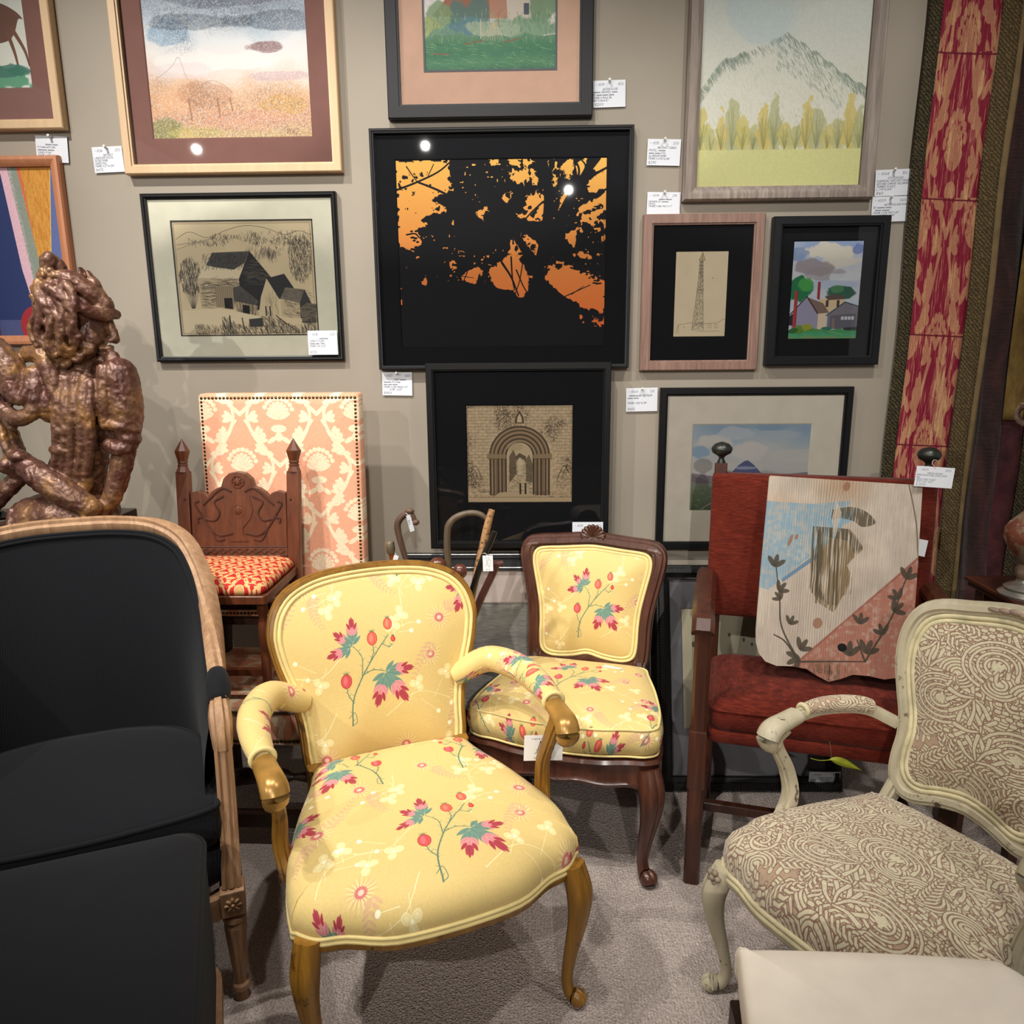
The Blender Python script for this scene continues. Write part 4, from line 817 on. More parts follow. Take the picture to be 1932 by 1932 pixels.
picture("framed_watercolour","watercolour of a brown animal standing on green grass, in pale maple frame",(-290,-190,119,242),.030,.034,MAPLE,P("animal_print",art_animal()),(-200,-100,52,160),MAT_BROWN)
picture("framed_painting","geometric abstract of pink bar, orange wedge and blue, reddish wood frame",(-75,294,152,650),.032,.030,CHERRY,P("abstract_print",art_abstract()),None,None,sec=sec_scoop,glassy=False)
picture("framed_etching","etching of weathered barns under a hill, cream mat, thin black frame",(262,365,649,680),.017,.024,BLACKF,P("barn_print",art_barn()),(319,417,598,630),MAT_CREAM,(plain("fine_black_line",(30,28,28),.6),.0035),sec=sec_thin)
picture("framed_watercolour","watercolour cottage behind green bushes, peach mat, wide satin black frame",(716,-190,1118,218),.042,.032,BLACKS,P("cottage_print",art_cottage()),(795,-90,1048,124),MAT_PEACH,(plain("slate_inner_mat",(92,96,100),.7),.006),sec=sec_flat)
picture("framed_print","large orange and black screenprint of silhouetted trees in black frame",(695,242,1186,694),.013,.034,BLACKS,P("orange_print",art_orange(),spec=.2),(744,300,1140,652),MAT_BLACK)
picture("framed_engraving","engraving of a ruined stone archway, wide black mat, black frame",(802,686,1147,1035),.026,.03,BLACKF,P("arch_print",art_arch()),(879,767,1079,949),MAT_BLACK,yoff=.040)
picture("framed_drawing","pastel of a misty mountain above yellow trees, limed grey oak frame",(1313,-260,1649,374),.044,.036,WASHED,P("mountain_print",art_mountain()),None,None,sec=sec_scoop)
picture("framed_drawing","ink drawing of a tall stone tower, black mat, pinkish brown oak frame",(1215,404,1428,698),.034,.024,OAKPINK,P("tower_print",art_tower()),(1278,474,1369,634),MAT_BLACK)
picture("framed_watercolour","small watercolour of houses with red chimneys, black mat, blue-black frame",(1462,408,1657,688),.030,.034,NAVYF,P("house_print",art_house()),(1504,454,1620,638),MAT_BLACK)
picture("framed_watercolour","watercolour of a blue peak under clouds, ivory mat, black frame",(1247,732,1586,1036),.026,.026,BLACKF,P("blue_peak_print",art_bluemtn()),(1311,803,1522,964),MAT_IVORY)
# frames leaning against the wall on the floor
fA=picture("leaning_frame","black and silver frame leaning behind the canes, grey engraving of billowing smoke",None,.062,.035,BLACKF,P("smoke_print",art_smoke()),(-.31,.33,.13,.62),MAT_BLUSH,base=(-.455,.425,.0,.800,-.012),lean=-.235,lipmat=SILVER,sec=lambda fw,dp:[(0,0),(0,dp*.8),(.004,dp),(fw*.3,dp),(fw*.36,dp*.72),(fw*.8,dp*.72),(fw*.86,dp*.9),(fw,dp*.9),(fw,0)])
for q in (.003,.050): ring(MB(),.88-2*q,.800-2*q,[(0,.030),(0,.0362),(.003,.0365),(.0045,.035),(.0045,.030)]).build("silver_line",SILVER,fA,False).location=(0,0,q)
RIB=plain("ribbed_black_moulding",(20,19,19),.35,.5)
fB=picture("leaning_frame","black ribbed-moulding frame on the floor behind the red armchair",None,.05,.03,RIB,P("boats_print",art_boats()),(-.22,.17,.21,.62),MAT_GREY,base=(.437,1.065,.0,.775,-.085),lean=-.30,sec=lambda fw,dp:[(0,0),(0,dp*.7),(.004,dp*.8),(fw*.2,dp*.8),(fw*.25,dp),(fw*.55,dp),(fw*.6,dp*.75),(fw*.9,dp*.6),(fw,dp*.7),(fw,0)])
# the ribs of that moulding
def ribs(par,w,h):
    mb=MB();s=.010
    k=0
    for side in range(4):
        L=h if side<2 else w;n=int((L-.04)/s)
        for i in range(n):
            q=.02+i*s
            if side==0: b=(-w/2+.014,q,-w/2+.028,q+s*.5)
            elif side==1: b=(w/2-.028,q,w/2-.014,q+s*.5)
            elif side==2: b=(-w/2+q,.014,-w/2+q+s*.5,.028)
            else: b=(-w/2+q,h-.028,-w/2+q+s*.5,h-.014)
            mb.box(b[0],-.034,b[1],b[2],-.028,b[3])
    o=mb.build("moulding_ribs",RIB,par,False);o["kind"]="stuff"
ribs(fB,.628,.775)
# ------------------------------------------------------------------ price cards
PINM=plain("clear_push_pin",(205,205,205),.2,.6)
def pin(par,x,z,y=-.002):
    mb=MB();mb.lathe([(.0006,0),(.0006,.004),(.0045,.005),(.003,.007),(.0022,.013),(.0042,.0145),(.0042,.017),(.0005,.018)],10,(x,y,z),(.0,-1,.25));mb.build("push_pin",PINM,par)
def pcard(label,rc,cv,y=-.006,rot=0.0,tilt=0.0,haspin=True,name="price_card",group="price cards pinned around the pictures"):
    y=y+WY;a=at(rc[0],rc[1],y);b=at(rc[2],rc[3],y);w=b[0]-a[0];h=a[2]-b[2]
    t=thing(name,label,"card",((a[0]+b[0])/2,y,b[2]),0,group,tilt);t.rotation_euler=(tilt,rot,0)
    board(MB(),-w/2,0,w/2,h,0,-.0008).build("card_sheet",printed("card_print",cv,.75),t,False)
    if haspin: pin(t,0.0,h*.93)
    return t
C1=card([(.3,"~~~~~ ~~~~"),(.05,"IN A ~~~ WITH OAK"),(.05,"~~~~~~~ ~~~~~"),(.05,"SIGNED 19\"X16\""),(.05,"FRAME H 18\" W 15\"")],1,top=None)
pcard("price card pinned just below the brown animal watercolour",(64,257,130,306),C1,rot=.05)
pcard("price card pinned at the lower corner of the stormy pastel frame",(174,277,236,325),card([(.35,"ABSTRACT"),(.05,"LANDSCAPE PASTEL"),(.05,"IN FINE FRAME"),(.05,"SIGNED 1962"),(.05,"FRAME H 27\" W 23½\"")],2,top=("A516","250"),foot="$475"),rot=-.03)
pcard("price card tucked over the glass of the barn etching",(580,624,638,669),card([(.4,"~~~~~~~"),(.05,"SIGNED ETCHING"),(.05,"\"~~~~ ~~~\" 19~~"),(.05,"FRAME H 16\" W 20\"")],3,top=("A518","320"),foot="$335"),y=-.030,haspin=False)
pcard("price card pinned beside the peach-matted cottage watercolour",(1120,152,1180,202),card([(.3,"WATERCOLOUR"),(.0,"~~~~~, GROUNDS, ~~~~"),(.0,"BY ~~~~ ~~~~ ~~~~"),(.0,"FRAME H 19½ W 21½"),(.0,"MAT H 13¼ W 15\"")],4,top=("A519","450"),foot="$1209"),rot=-.02)
pcard("upper of two price cards between orange print and misty mountain",(1221,263,1282,312),card([(.3,"ABSTRACT SIGNED"),(.05,"PASTEL, ~~~~~"),(.05,"~~~~ ~~~~ FOG"),(.05,"ALUMINUM FRAME"),(.05,"FRAME H 27½\" W 21¾\"")],5,top=("A515","350"),foot="$2141"),rot=.03)
pcard("price card pinned just above the tall stone tower drawing",(1221,363,1282,404),card([(.35,"~~~~~ ~~~~"),(.05,"DRAWING OF ~~~~~"),(.05,"PENCIL"),(.05,"FRAME H 18½\" MAT H 7\"")],6,top=("A514","210")),rot=.02)
pcard("upper of two price cards against the red tapestry edge",(1654,320,1716,369),card([(.35,"17TH CENTURY"),(.05,"EUROPEAN TAPESTRY FRAGMENT"),(.05,"WITH RED DAMASK GOLDWORK"),(.05,"TRIMMED IN GOLD"),(.05,"L 7'10\" W 26½\"")],7,top=("A568","150"),foot="$165"),rot=-.03)
pcard("lower of two price cards against the red tapestry edge",(1647,371,1710,418),card([(.35,"WATERCOLOUR PAINTING"),(.05,"BY ~~~~~ ~~~~"),(.08,"\"~~~~ ~~~~~\""),(.05,"FRAME H 17½\" MAT H 10\""),(.25,"W 13¾\"   W 7½\"")],8,top=("A559","360")),rot=-.02)
pcard("price card pinned under the orange tree screenprint",(720,702,778,746),card([(.4,"FRED ~~~~~"),(.05,"~~~~~~ 1975 ~~~"),(.05,"~~~ ~~~ ~~~~"),(.05,"FRAME H 28¼\" IMAGE H 17\""),(.25,"W 31¼\"   W 22\"")],9,top=("A517","650"),foot="$1400"),rot=.02)
pcard("price card pinned beside the blue peak watercolour",(1182,732,1240,776),card([(.1,"~~~~~~~ WATERCOLOR"),(.05,"~~~~ ~~~~"),(.05,""),(.05,"FRAME H 15¾\" W 21¾\"")],10,top=("A560","510"),foot="$425"),rot=-.015)
pcard("price card stuck over the glass of the archway engraving",(1080,985,1137,1030),card([(.3,"18TH CENTURY"),(.05,"ENGRAVING OF RUINED"),(.05,"STONE ARCHWAY")],11,top=("A519","650")),y=-.075,haspin=False)
pcard("price card tucked inside the ribbed frame glass near the floor",(1527,1456,1583,1490),card([(.3,"~~~~ ~~~~~~"),(.05,"~~~~~~ ~~~~ ~~~~"),(.05,"FRAME H 34½\" W ~~")],30,top=("A5~~","~~~"),foot="$ ~~~"),y=-.285,haspin=False)
# wall outlet
ot=thing("wall_outlet","grey electrical outlet plate low on the wall beside ribbed frame","outlet",tuple(at(1226,1245,WY-.001)))
OM=plain("grey_outlet_plastic",(150,146,140),.4)
MB().prism(rrect(-.036,0,.036,.115,.006),0,-.006,lambda u,v,d:(u,d,v)).build("cover_plate",OM,ot)
for z in (.035,.08):
    MB().prism(rrect(-.016,z-.014,.016,z+.014,.008),-.006,-.009,lambda u,v,d:(u,d,v)).build("socket",plain("socket_grey",(128,124,118),.4),ot)
# ------------------------------------------------------------------ upholstery and wood finishes
SILK=printed("yellow_embroidered_silk",floral(),.62,'REPEAT',.25,.08,0,.1)
SILKP=plain("yellow_silk_piping",(226,205,140),.6,.3,var=.04)
GILT=wood("worn_gilt_wood",(104,68,20),(176,128,44),'z',1,.36,34,.25,0,((72,44,18),.60,14));
GILTH=plain("rubbed_gilding",(170,128,62),.3,.5,.35,.12)
WALNUT=wood("dark_walnut",(56,29,20),(108,62,43),'z',1,.36,40,.2,.25)
GREYPAINT=wood("worn_grey_white_paint",(172,162,136),(204,194,168),'z',1,.5,30,.2,0,((92,72,60),.60,22))
SWIRL=printed("cream_chenille_scrolls",tex_cream_swirl(),.85,'REPEAT',.15,.5,0,.3)
GIMP=plain("cream_gimp_braid",(198,188,152),.8,.2,var=.12)
def m_black():
    t=Nt("charcoal_herringbone_cloth");v=t.co(scale=(1,1,1),rot=(0,0,.6));w=t.n("ShaderNodeTexWave");w.inputs["Scale"].default_value=95;w.inputs["Distortion"].default_value=.6;t.l(v,w.inputs[0])
    c=t.mixc(w.outputs[0],(15,16,19),(27,28,32));n=t.noise(t.co(),300,2);t.bump(n,.3,.001);return t.fin(c,.9,.15,sheen=.04)
BLACKCLOTH=m_black()
OAKL=wood("limed_brown_oak",(134,98,70),(202,164,124),'z',1,.6,60,.5)
def m_redcloth():
    t=Nt("rust_red_chenille");n=t.noise(t.co(scale=(.25,.25,2.2)),150,3,.7);n2=t.noise(t.co(),5,3);c=t.ramp(n,[(.3,(56,17,11)),(.55,(98,34,22)),(.8,(132,56,40))]);c=t.mixc(.25,c,t.ramp(n2,[(.3,(70,21,14)),(.7,(110,39,26))]));t.bump(n,.5,.002);return t.fin(c,.92,.12,sheen=.06)
REDCLOTH=m_redcloth()
REDWOOD=wood("red_brown_oak",(44,20,12),(96,48,28),'z',1,.4,50,.25,.2)
PEWTER=plain("dark_pewter",(66,68,64),.38,.5,.75)
PEACH=printed("peach_damask",tex_peach(),.8,'REPEAT',.2,.1,0,.1)
REDGOLD=printed("red_gold_damask",tex_redgold(),.75,'REPEAT',.2,.1)
CARVED=wood("carved_red_brown_wood",(70,32,14),(128,70,38),'z',1,.42,45,.2,.15)
BRASSN=plain("antique_brass_nail",(92,74,44),.32,.5,.8)
MUSLIN=plain("white_muslin",(244,233,217),.9,.15,var=.02)
DKWOOD=wood("dark_brown_wood",(30,16,10),(62,34,24),'z',1,.4,50,.2)
def doubled(r): # double-welt piping section
    o=[]
    for cx in (-r,r):
        for k in range(7):
            a=math.radians((-150 if cx<0 else -30)+(0 if cx<0 else 0))+0
        pass
    for k in range(8):
        a=math.pi*(1+ -k/7);o.append((-r+math.cos(a)*r,math.sin(a)*r))
    for k in range(8):
        a=math.pi*(1-k/7);o.append((r+math.cos(a)*r,math.sin(a)*r))
    o+=[(2*r,-r*.6),(-2*r,-r*.6)]
    return o
ROUND=lambda a,b,n=10:[(a*math.cos(2*math.pi*k/n),b*math.sin(2*math.pi*k/n)) for k in range(n)]
MOULD=lambda a,b:[(-a,-b),(a,-b),(a,b*.1),(a*.82,b*.6),(a*.5,b*.62),(a*.35,b*.95),(-a*.3,b),(-a*.45,b*.62),(-a*.75,b*.6),(-a,b*.2)]
def smooth_closed(pts,n=6):
    P=[np.array(p,float) for p in pts];N=len(P);o=[]
    for i in range(N):
        a,b,c,d=P[i-1],P[i],P[(i+1)%N],P[(i+2)%N]
        for k in range(n):
            t=k/n;o.append(tuple(.5*((2*b)+(c-a)*t+(2*a-5*b+4*c-d)*t*t+(3*b-a-3*c+d)*t**3)))
    return o
def cabriole(x,y,top,sx,sy,r=.0205,out=.022,foot=.03):
    """path and radii of a cabriole leg at (x,y) curving towards (sx,sy)"""
    d=V(sx,sy,0)/max(1e-6,math.hypot(sx,sy))
    ctrl=[(0.0,top,1.25),(out*.9,top*.82,1.35),(out*.75,top*.62,1.05),(-out*.1,top*.36,.74),(-out*.55,top*.17,.60),(-out*.1,top*.07,.70),(out*.75,.022,.95),(out*1.1,.010,.85)]
    p=spl([(x+d[0]*a,y+d[1]*a,z,k) for a,z,k in ctrl],5)
    return [q[:3] for q in p],[q[3]*r for q in p]
def leg_sec(): return [(1,.0),(.93,.5),(.55,.93),(0.12,1.0),(0.0,.86),(-.12,1.0),(-.55,.93),(-.93,.5),(-1,0),(-.93,-.5),(-.5,-.95),(.5,-.95),(.93,-.5)]
def put_leg(parent,mat,path,rad,d,name="leg"):
    U=[(d[0],d[1],.001)]*len(path)
    MB().sweep(path,leg_sec(),U,False,rad).build(name,mat,parent,True,60)
    return path[-1]
# ------------------------------------------------------------------ Louis XV style chairs share one builder
def back_parts(t,out,rk,y0,zc,framemat,clothmat,pipemat,fw=.017,fd=.02,pin=.93,dome=.03,curv=.35,uvc=(0,.65),uvs=.60,pipe=.006,pname="piping",uvo=(.5,.53),rnd=False):
    nv=_n((0,-1,rk*.9))
    B=lambda u,v,h:(u+nv[0]*h,y0+rk*(v-zc)-curv*u*u+nv[1]*h,v+nv[2]*h)
    path=[B(u,v,0) for u,v in out]
    MB().sweep(path,MOULD(fw,fd) if not rnd else ROUND(fw,fd,12),[tuple(nv)]*len(path),True).build("back_frame",framemat,t,True,50)
    c=np.mean(np.array(out),0);inn=[tuple(c+(np.array(p)-c)*pin) for p in out]
    uvf=lambda u,v:(uvo[0]+(u-uvc[0])/uvs,uvo[1]+(v-uvc[1])/uvs)
    MB().pad(inn,[(1.0,-.012,1),(1.0,.006,1),(.97,.013,.975),(.90,.019,.905),(.75,.019+dome*.4,.75),(.55,.019+dome*.75,.55),(.3,.019+dome*.95,.3),(.1,.019+dome,.1)],B,uvf,cen=c).build("back_panel",clothmat,t,True,80)
    MB().sweep([B(u,v,.012) for u,v in [tuple(c+(np.array(p)-c)*(pin-.012)) for p in out]],doubled(pipe),[tuple(nv)]*len(inn),True).build(pname,pipemat,t,True,80)
    # outside back
    MB().pad(inn,[(1.0,.0,1),(1.0,-.014,1),(.9,-.018,.9),(.1,-.02,.1)],B,uvf,cen=c).build("outside_back",clothmat,t,True,80)
    return B
def seat_outline(wf,wb,dep,bulge,side=.02,n=8):
    pts=[(0,-bulge)];pts+=[(wf*.42,-bulge*.78),(wf*.72,-bulge*.16),(wf*.90,bulge*.06),(wf+.006,bulge*.35+.01),(wf+.012,.05),(wf+side*.4,dep*.3),(wf*.6+wb*.4+side*.2,dep*.6),(wb*.9+wf*.1,dep*.85),(wb*.95,dep*.97),(wb*.7,dep),(0,dep)]
    return smooth_closed(pts+[(-x,y) for x,y in pts[1:-1][::-1]],n//2)
def fauteuil(t,d,framemat,clothmat,pipemat,out,arms=True,uvs=.60,gimp=False,back_kw={},armpad=None,knobmat=None,seat_dome=.095,legout=.022):
    wf,hs,dep,rk=d['wf'],d['hs'],d['dep'],d['rk']
    B=back_parts(t,out,rk,dep,hs,framemat,clothmat,pipemat,**back_kw)
    so=seat_outline(wf,d['ws'],dep-.03,d.get('bulge',.05))
    ez=lambda x,y:hs+.012*math.cos(x/wf*math.pi)*(1 if y<.1 else .3)
    c=(0,dep*.45);fn=lambda u,v,h:(u,v,ez(u,v)*(1 if h<.5 else 1)+h)
    uvf=lambda u,v:(.5+(u-.02)/uvs,.50+(v-dep*.13)/uvs)
    H=seat_dome
    MB().pad(so,[(.985,-.012,1.16),(1.0,.0,1.13),(1.015,H*.25,1.07),(1.005,H*.5,1.02),(.965,H*.72,.965),(.89,H*.86,.88),(.75,H*.95,.75),(.5,H*1.0,.5),(.2,H*1.02,.2)],fn,uvf,cen=c).build("seat_upholstery",clothmat,t,True,80)
    MB().sweep([(u*1.003,v*1.003-.001,ez(u,v)+.002) for u,v in so],doubled(.0055 if not gimp else .007),[_n((u,v-dep*.45,0)) for u,v in so],True).build("seat_piping" if not gimp else "seat_braid",pipemat,t,True,80)
    MB().sweep([(u*.99,v*.99,ez(u,v)-.014) for u,v in so],[(-.011,-.02),(.011,-.02),(.011,.0),(.004,.006),(-.011,.006)],[_n((u,v-dep*.45,0)) for u,v in so],True).build("seat_rail",framemat,t,True,50)
    for s in (-1,1):
        p,r=cabriole(s*(wf-.012),.012,hs-.004,s*.8,-1,.0205,legout);L=put_leg(t,framemat,p,r,(s*.8,-1))
        # rear leg
        zb=hs+.06
        path=spl([(s*d['ws']*.93,dep-.035,hs+.06),(s*d['ws']*.95,dep-.02,hs-.06),(s*d['ws']*.96,dep-.012,hs*.5),(s*d['ws']*.97,dep+.0,.0)],5)
        MB().sweep(path,MOULD(.017,.017),(0,-1,0),False,[1.15-.4*k/15 for k in range(len(path))]).build("leg",framemat,t,True,50)
        # stile joining the back frame to the rear leg
        a=B(s*d['wst'],d['zst'],-.004)
        MB().sweep([(s*d['ws']*.93,dep-.03,hs-.01),((s*d['ws']*.93+a[0])/2,(dep-.03+a[1])/2,(hs+a[2])/2),a],MOULD(.018,.018),(0,-1,.2)).build("stile",framemat,t,True,50)
        if arms:
            A=d['arm'];kn=d['knob']
            st=B(s*A[0][0],A[0][1],.0);pts=[st]+[(s*q[0],q[1],q[2]) for q in A[1:]]+[(s*kn[0],kn[1],kn[2])]
            pp=spl(pts,7)
            MB().sweep(pp,MOULD(.013,.014),(0,0,1)).build("arm",framemat,t,True,50)
            i0,i1=armpad['i'];sub=pp[i0:i1];n=len(sub)
            rad=[armpad['r']*(.78+.22*math.sin(math.pi*min(1,max(0,(k+.8)/(n-.2))))**.5) for k in range(n)]
            rad=[q*(1-.24*(k/(n-1))**2) for k,q in enumerate(rad)]
            m=MB();m.sweep([(q[0],q[1],q[2]+armpad.get('lift',.004)) for q in sub],ROUND(1,.92,14),(0,0,1),False,rad,True,(1/uvs,.25))
            m.uv=[(u*1.0+(.12 if s<0 else .56),v+.30) for u,v in m.uv];m.build("arm_pad",clothmat,t,True,80)
            for e in (sub[-1],) if not gimp else (sub[0],sub[-1]):
                k=sub[-2] if e is sub[-1] else sub[1];ax=_n(np.array(e)-np.array(k));rr=rad[-1]*1.0
                bs=_n(np.cross(ax,(0,0,1)));cs=np.cross(bs,ax)
                MB().tube([np.array(e)+V(0,0,armpad.get('lift',.004))+(bs*math.cos(q)+cs*math.sin(q)*.92)*rr for q in np.linspace(0,2*math.pi,20,endpoint=False)],.006,8,tuple(ax),True).build("pad_welt",pipemat,t,True,80)
            # scrolled hand rest
            K=np.array((s*kn[0],kn[1],kn[2]));dr=_n(K-np.array(pp[-4]))
            path=[K-dr*.075,K-dr*.03,K+dr*.002,K+dr*.022+V(0,0,-.007),K+dr*.031+V(0,0,-.024),K+dr*.022+V(0,0,-.040),K+dr*.006+V(0,0,-.042)]
            path=spl(path,3);MB().sweep(path,ROUND(.025,.018,12),(0,0,1),False,[1.0+.15*min(1,k/8)-.3*max(0,(k-11)/8) for k in range(len(path))]).build("arm_scroll",knobmat or framemat,t,True,60)
            # arm support
            S=[(s*q[0],q[1],q[2]) for q in d['sup']]
            path=spl(S,6);nn=len(path)
            MB().sweep(path,MOULD(.017,.016),[(0,-1,.0)]*nn,False,[.85+.45*abs(k/(nn-1)-.35) for k in range(nn)]).build("arm_support",framemat,t,True,50)
    return B
# ---- yellow open armchair
half=[(0,.388),(.09,.378),(.15,.366),(.19,.372),(.213,.40),(.222,.45),(.224,.50),(.232,.56),(.250,.62),(.272,.685),(.285,.745),(.286,.785),(.272,.835),(.235,.878),(.17,.905),(.09,.916),(0,.919)]
half=[(u*.965,v-.010*max(0,(v-.6)/.32)) for u,v in half]
YO=smooth_closed(mirror_outline(half),3)
ych=thing("yellow_armchair","yellow floral silk armchair with gilt wood frame in the centre foreground","armchair",(-.169,-1.088,0),.408)
fauteuil(ych,dict(wf=.301,hs=.374,dep=.562,rk=.267,ws=.215,wst=.19,zst=.40,bulge=.085,arm=[(.212,.585),(.292,.555,.638),(.338,.44,.652),(.345,.33,.655),(.338,.23,.655)],knob=(.326,.135,.655),sup=[(.330,.165,.645),(.318,.185,.585),(.312,.215,.51),(.314,.225,.44),(.303,.20,.372)]),GILT,SILK,SILKP,YO,True,.72,False,dict(uvc=(-.045,.655),uvs=.72,pin=.962,dome=.035,fw=.012,fd=.018,pipe=.0065),dict(i=(0,30),r=.041,lift=.006),GILTH,.10,.020)
# ---- yellow side chair in dark wood
half=[(0,.470),(.06,.458),(.12,.452),(.165,.456),(.190,.475),(.197,.52),(.198,.58),(.205,.65),(.222,.73),(.238,.80),(.240,.835),(.228,.858),(.195,.866),(.13,.870),(.06,.876),(0,.880)]
half=[(u*.925,v-.016*max(0,(v-.6)/.28)) for u,v in half]
DO=smooth_closed(mirror_outline(half),3)
dch=thing("side_chair","dark walnut side chair with yellow floral back and loose seat cushion","chair",(.078,-.500,0),-.249)
DB=back_parts(dch,DO,.22,.441,.385,WALNUT,SILK,SILKP,fw=.026,fd=.022,pin=.875,dome=.028,curv=.25,uvc=(0.01,.665),uvs=.60,uvo=(.5,.53),pipe=.0055)
def side_chair(t):
    wf,hs,dep=.262,.385,.43
    so=seat_outline(wf,.21,dep-.01,.03)
    # loose box cushion
    fn=lambda u,v,h:(u,v,hs+.006+h)
    uvf=lambda u,v:(.5+u/.62,.47+(v-.2)/.62)
    MB().pad(so,[(.97,0,1.26),(1.02,.02,1.2),(1.035,.045,1.14),(1.02,.07,1.06),(.99,.083,1.0),(.93,.094,.93),(.8,.103,.8),(.55,.112,.55),(.25,.118,.25)],fn,uvf,cen=(0,.2)).build("seat_cushion",SILK,t,True,80)
    for k,h in ((.995,.083),(1.0,.004)): MB().tube([fn(*(np.array((0,.2))+(np.array(p)-(0,.2))*k),h) for p in so],.0035,8,closed=True).build("cushion_welt",SILKP,t,True,80)
    # rails: shaped apron all round
    n=len(so);vs=[];fs=[]
    for i,(u,v) in enumerate(so):
        nrm=_n((u,v-.2));front=v<.12
        if front: q=u/wf;low=hs-.075-.022*math.exp(-(q/.16)**2)-.055*abs(q)**6+.012*math.cos(q*6.28)
        else: low=hs-.07
        for (o,z) in ((.006,hs),(.012,hs-.010),(.004,hs-.018),(.004,low+.022),(.010,low+.014),(.006,low+.004),(.0,low),(-.03,low+.004),(-.03,hs)): vs.append((u+nrm[0]*o,v+nrm[1]*o,z))
    m=9
    for i in range(n):
        for j in range(m): fs.append((i*m+j,i*m+(j+1)%m,((i+1)%n)*m+(j+1)%m,((i+1)%n)*m+j))
    MB().add(vs,fs).build("seat_rail",WALNUT,t,True,50)
    MB().pad([(u*.95,v*.96+.008) for u,v in so],[(1,-.012,1),(1,0,1),(.5,.002,.5)],lambda u,v,h:(u,v,hs+h-.002),cen=(0,.2)).build("seat_deck",MUSLIN,t)
    for s in (-1,1):
        p,r=cabriole(s*(wf-.012),.014,hs-.03,s*.8,-1,.026,.024);e=put_leg(t,WALNUT,p,r,(s*.8,-1))
        path=spl([(s*.19,.41,hs),(s*.195,.415,hs*.6),(s*.20,.412,hs*.25),(s*.205,.415,0)],5)
        MB().sweep(path,MOULD(.018,.018),(0,-1,0),False,[1.2-.45*k/15 for k in range(len(path))]).build("leg",WALNUT,t,True,50)
        a=DB(s*.175,.49,0)
        MB().sweep([(s*.19,.412,hs-.01),((s*.19+a[0])/2-s*.004,(.412+a[1])/2,(hs+a[2])/2),a],MOULD(.022,.02),(0,-1,.2)).build("stile",WALNUT,t,True,50)
        # carved ears on the shoulders
        q=np.array(DB(s*.220,.824,.006))
        MB().sweep(spl([q+V(-s*.035,0,.022),q+V(s*.002,-.004,.014),q+V(s*.008,-.006,-.012),q+V(s*.002,-.004,-.035)],4),ROUND(.010,.010,8),(0,-1,0)).build("carved_ear",WALNUT,t)
    # shell crest
    cpt=np.array(DB(0,.872,.012))
    mb=MB()
    for k in range(-4,5):
        a=k*.36;tip=cpt+V(math.sin(a)*.036,-.004,math.cos(a)*.034+.004);mb.tube([cpt,(cpt+tip)/2+V(0,-.006,0),tip],[.003,.0065,.0075],8,(0,-1,0));mb.ball(tip,.0075,8,6)
    for s in (-1,1):
        mb.tube(spl([cpt+V(s*.004,-.006,-.004),cpt+V(s*.028,-.006,-.012),cpt+V(s*.036,-.006,.0),cpt+V(s*.026,-.006,.006)],5),.006,8,(0,-1,0))
    mb.build("shell_crest",WALNUT,t)
side_chair(dch)
# ---- grey-white painted armchair
half=[(0,.452),(.07,.440),(.12,.424),(.155,.428),(.178,.455),(.184,.50),(.182,.55),(.19,.60),(.210,.66),(.228,.72),(.236,.775),(.232,.825),(.212,.868),(.17,.892),(.10,.905),(.05,.915),(0,.920)]
half=[(u*.94,v-.020*max(0,(v-.6)/.32)) for u,v in half]
WO=smooth_closed(mirror_outline(half),3)
wch=thing("painted_armchair","grey-white painted armchair with cream scroll-patterned upholstery, worn paint","armchair",(.573,-1.145,0),-1.0)
fauteuil(wch,dict(wf=.268,hs=.335,dep=.487,rk=.26,ws=.20,wst=.165,zst=.45,bulge=.05,arm=[(.198,.575),(.245,.47,.612),(.280,.38,.624),(.290,.29,.628)],knob=(.286,.19,.622),sup=[(.286,.215,.615),(.290,.19,.58),(.278,.225,.50),(.262,.22,.43),(.268,.165,.33)]),GREYPAINT,SWIRL,GIMP,WO,True,.70,True,dict(uvc=(0,.66),uvs=.70,pin=.90,dome=.03,fw=.02,fd=.02,pipe=.006,pname="back_braid"),dict(i=(6,22),r=.024,lift=.006),GREYPAINT,.115,.026)
mb=MB()
for k in (-2,-1,0,1,2):
    mb.ball((k*.022,.487+.26*(.905-.335)-.02,.907-abs(k)*.003),(.016,.007,.008-.001*abs(k)))
mb.build("carved_crest",plain("worn_paint_crest",(150,128,112),.6,var=.2),wch)
for s in (-1,1):
    mb=MB();c=V(s*.262,-.012,.318)
    for a in range(5): mb.ball(c+V(math.cos(a*1.26)*.012,-.008,math.sin(a*1.26)*.012),.008,8,6)
    mb.ball(c+V(0,-.012,0),.008,8,6);mb.build("knee_flower",plain("worn_paint_flower",(160,142,122),.6,var=.2),wch)
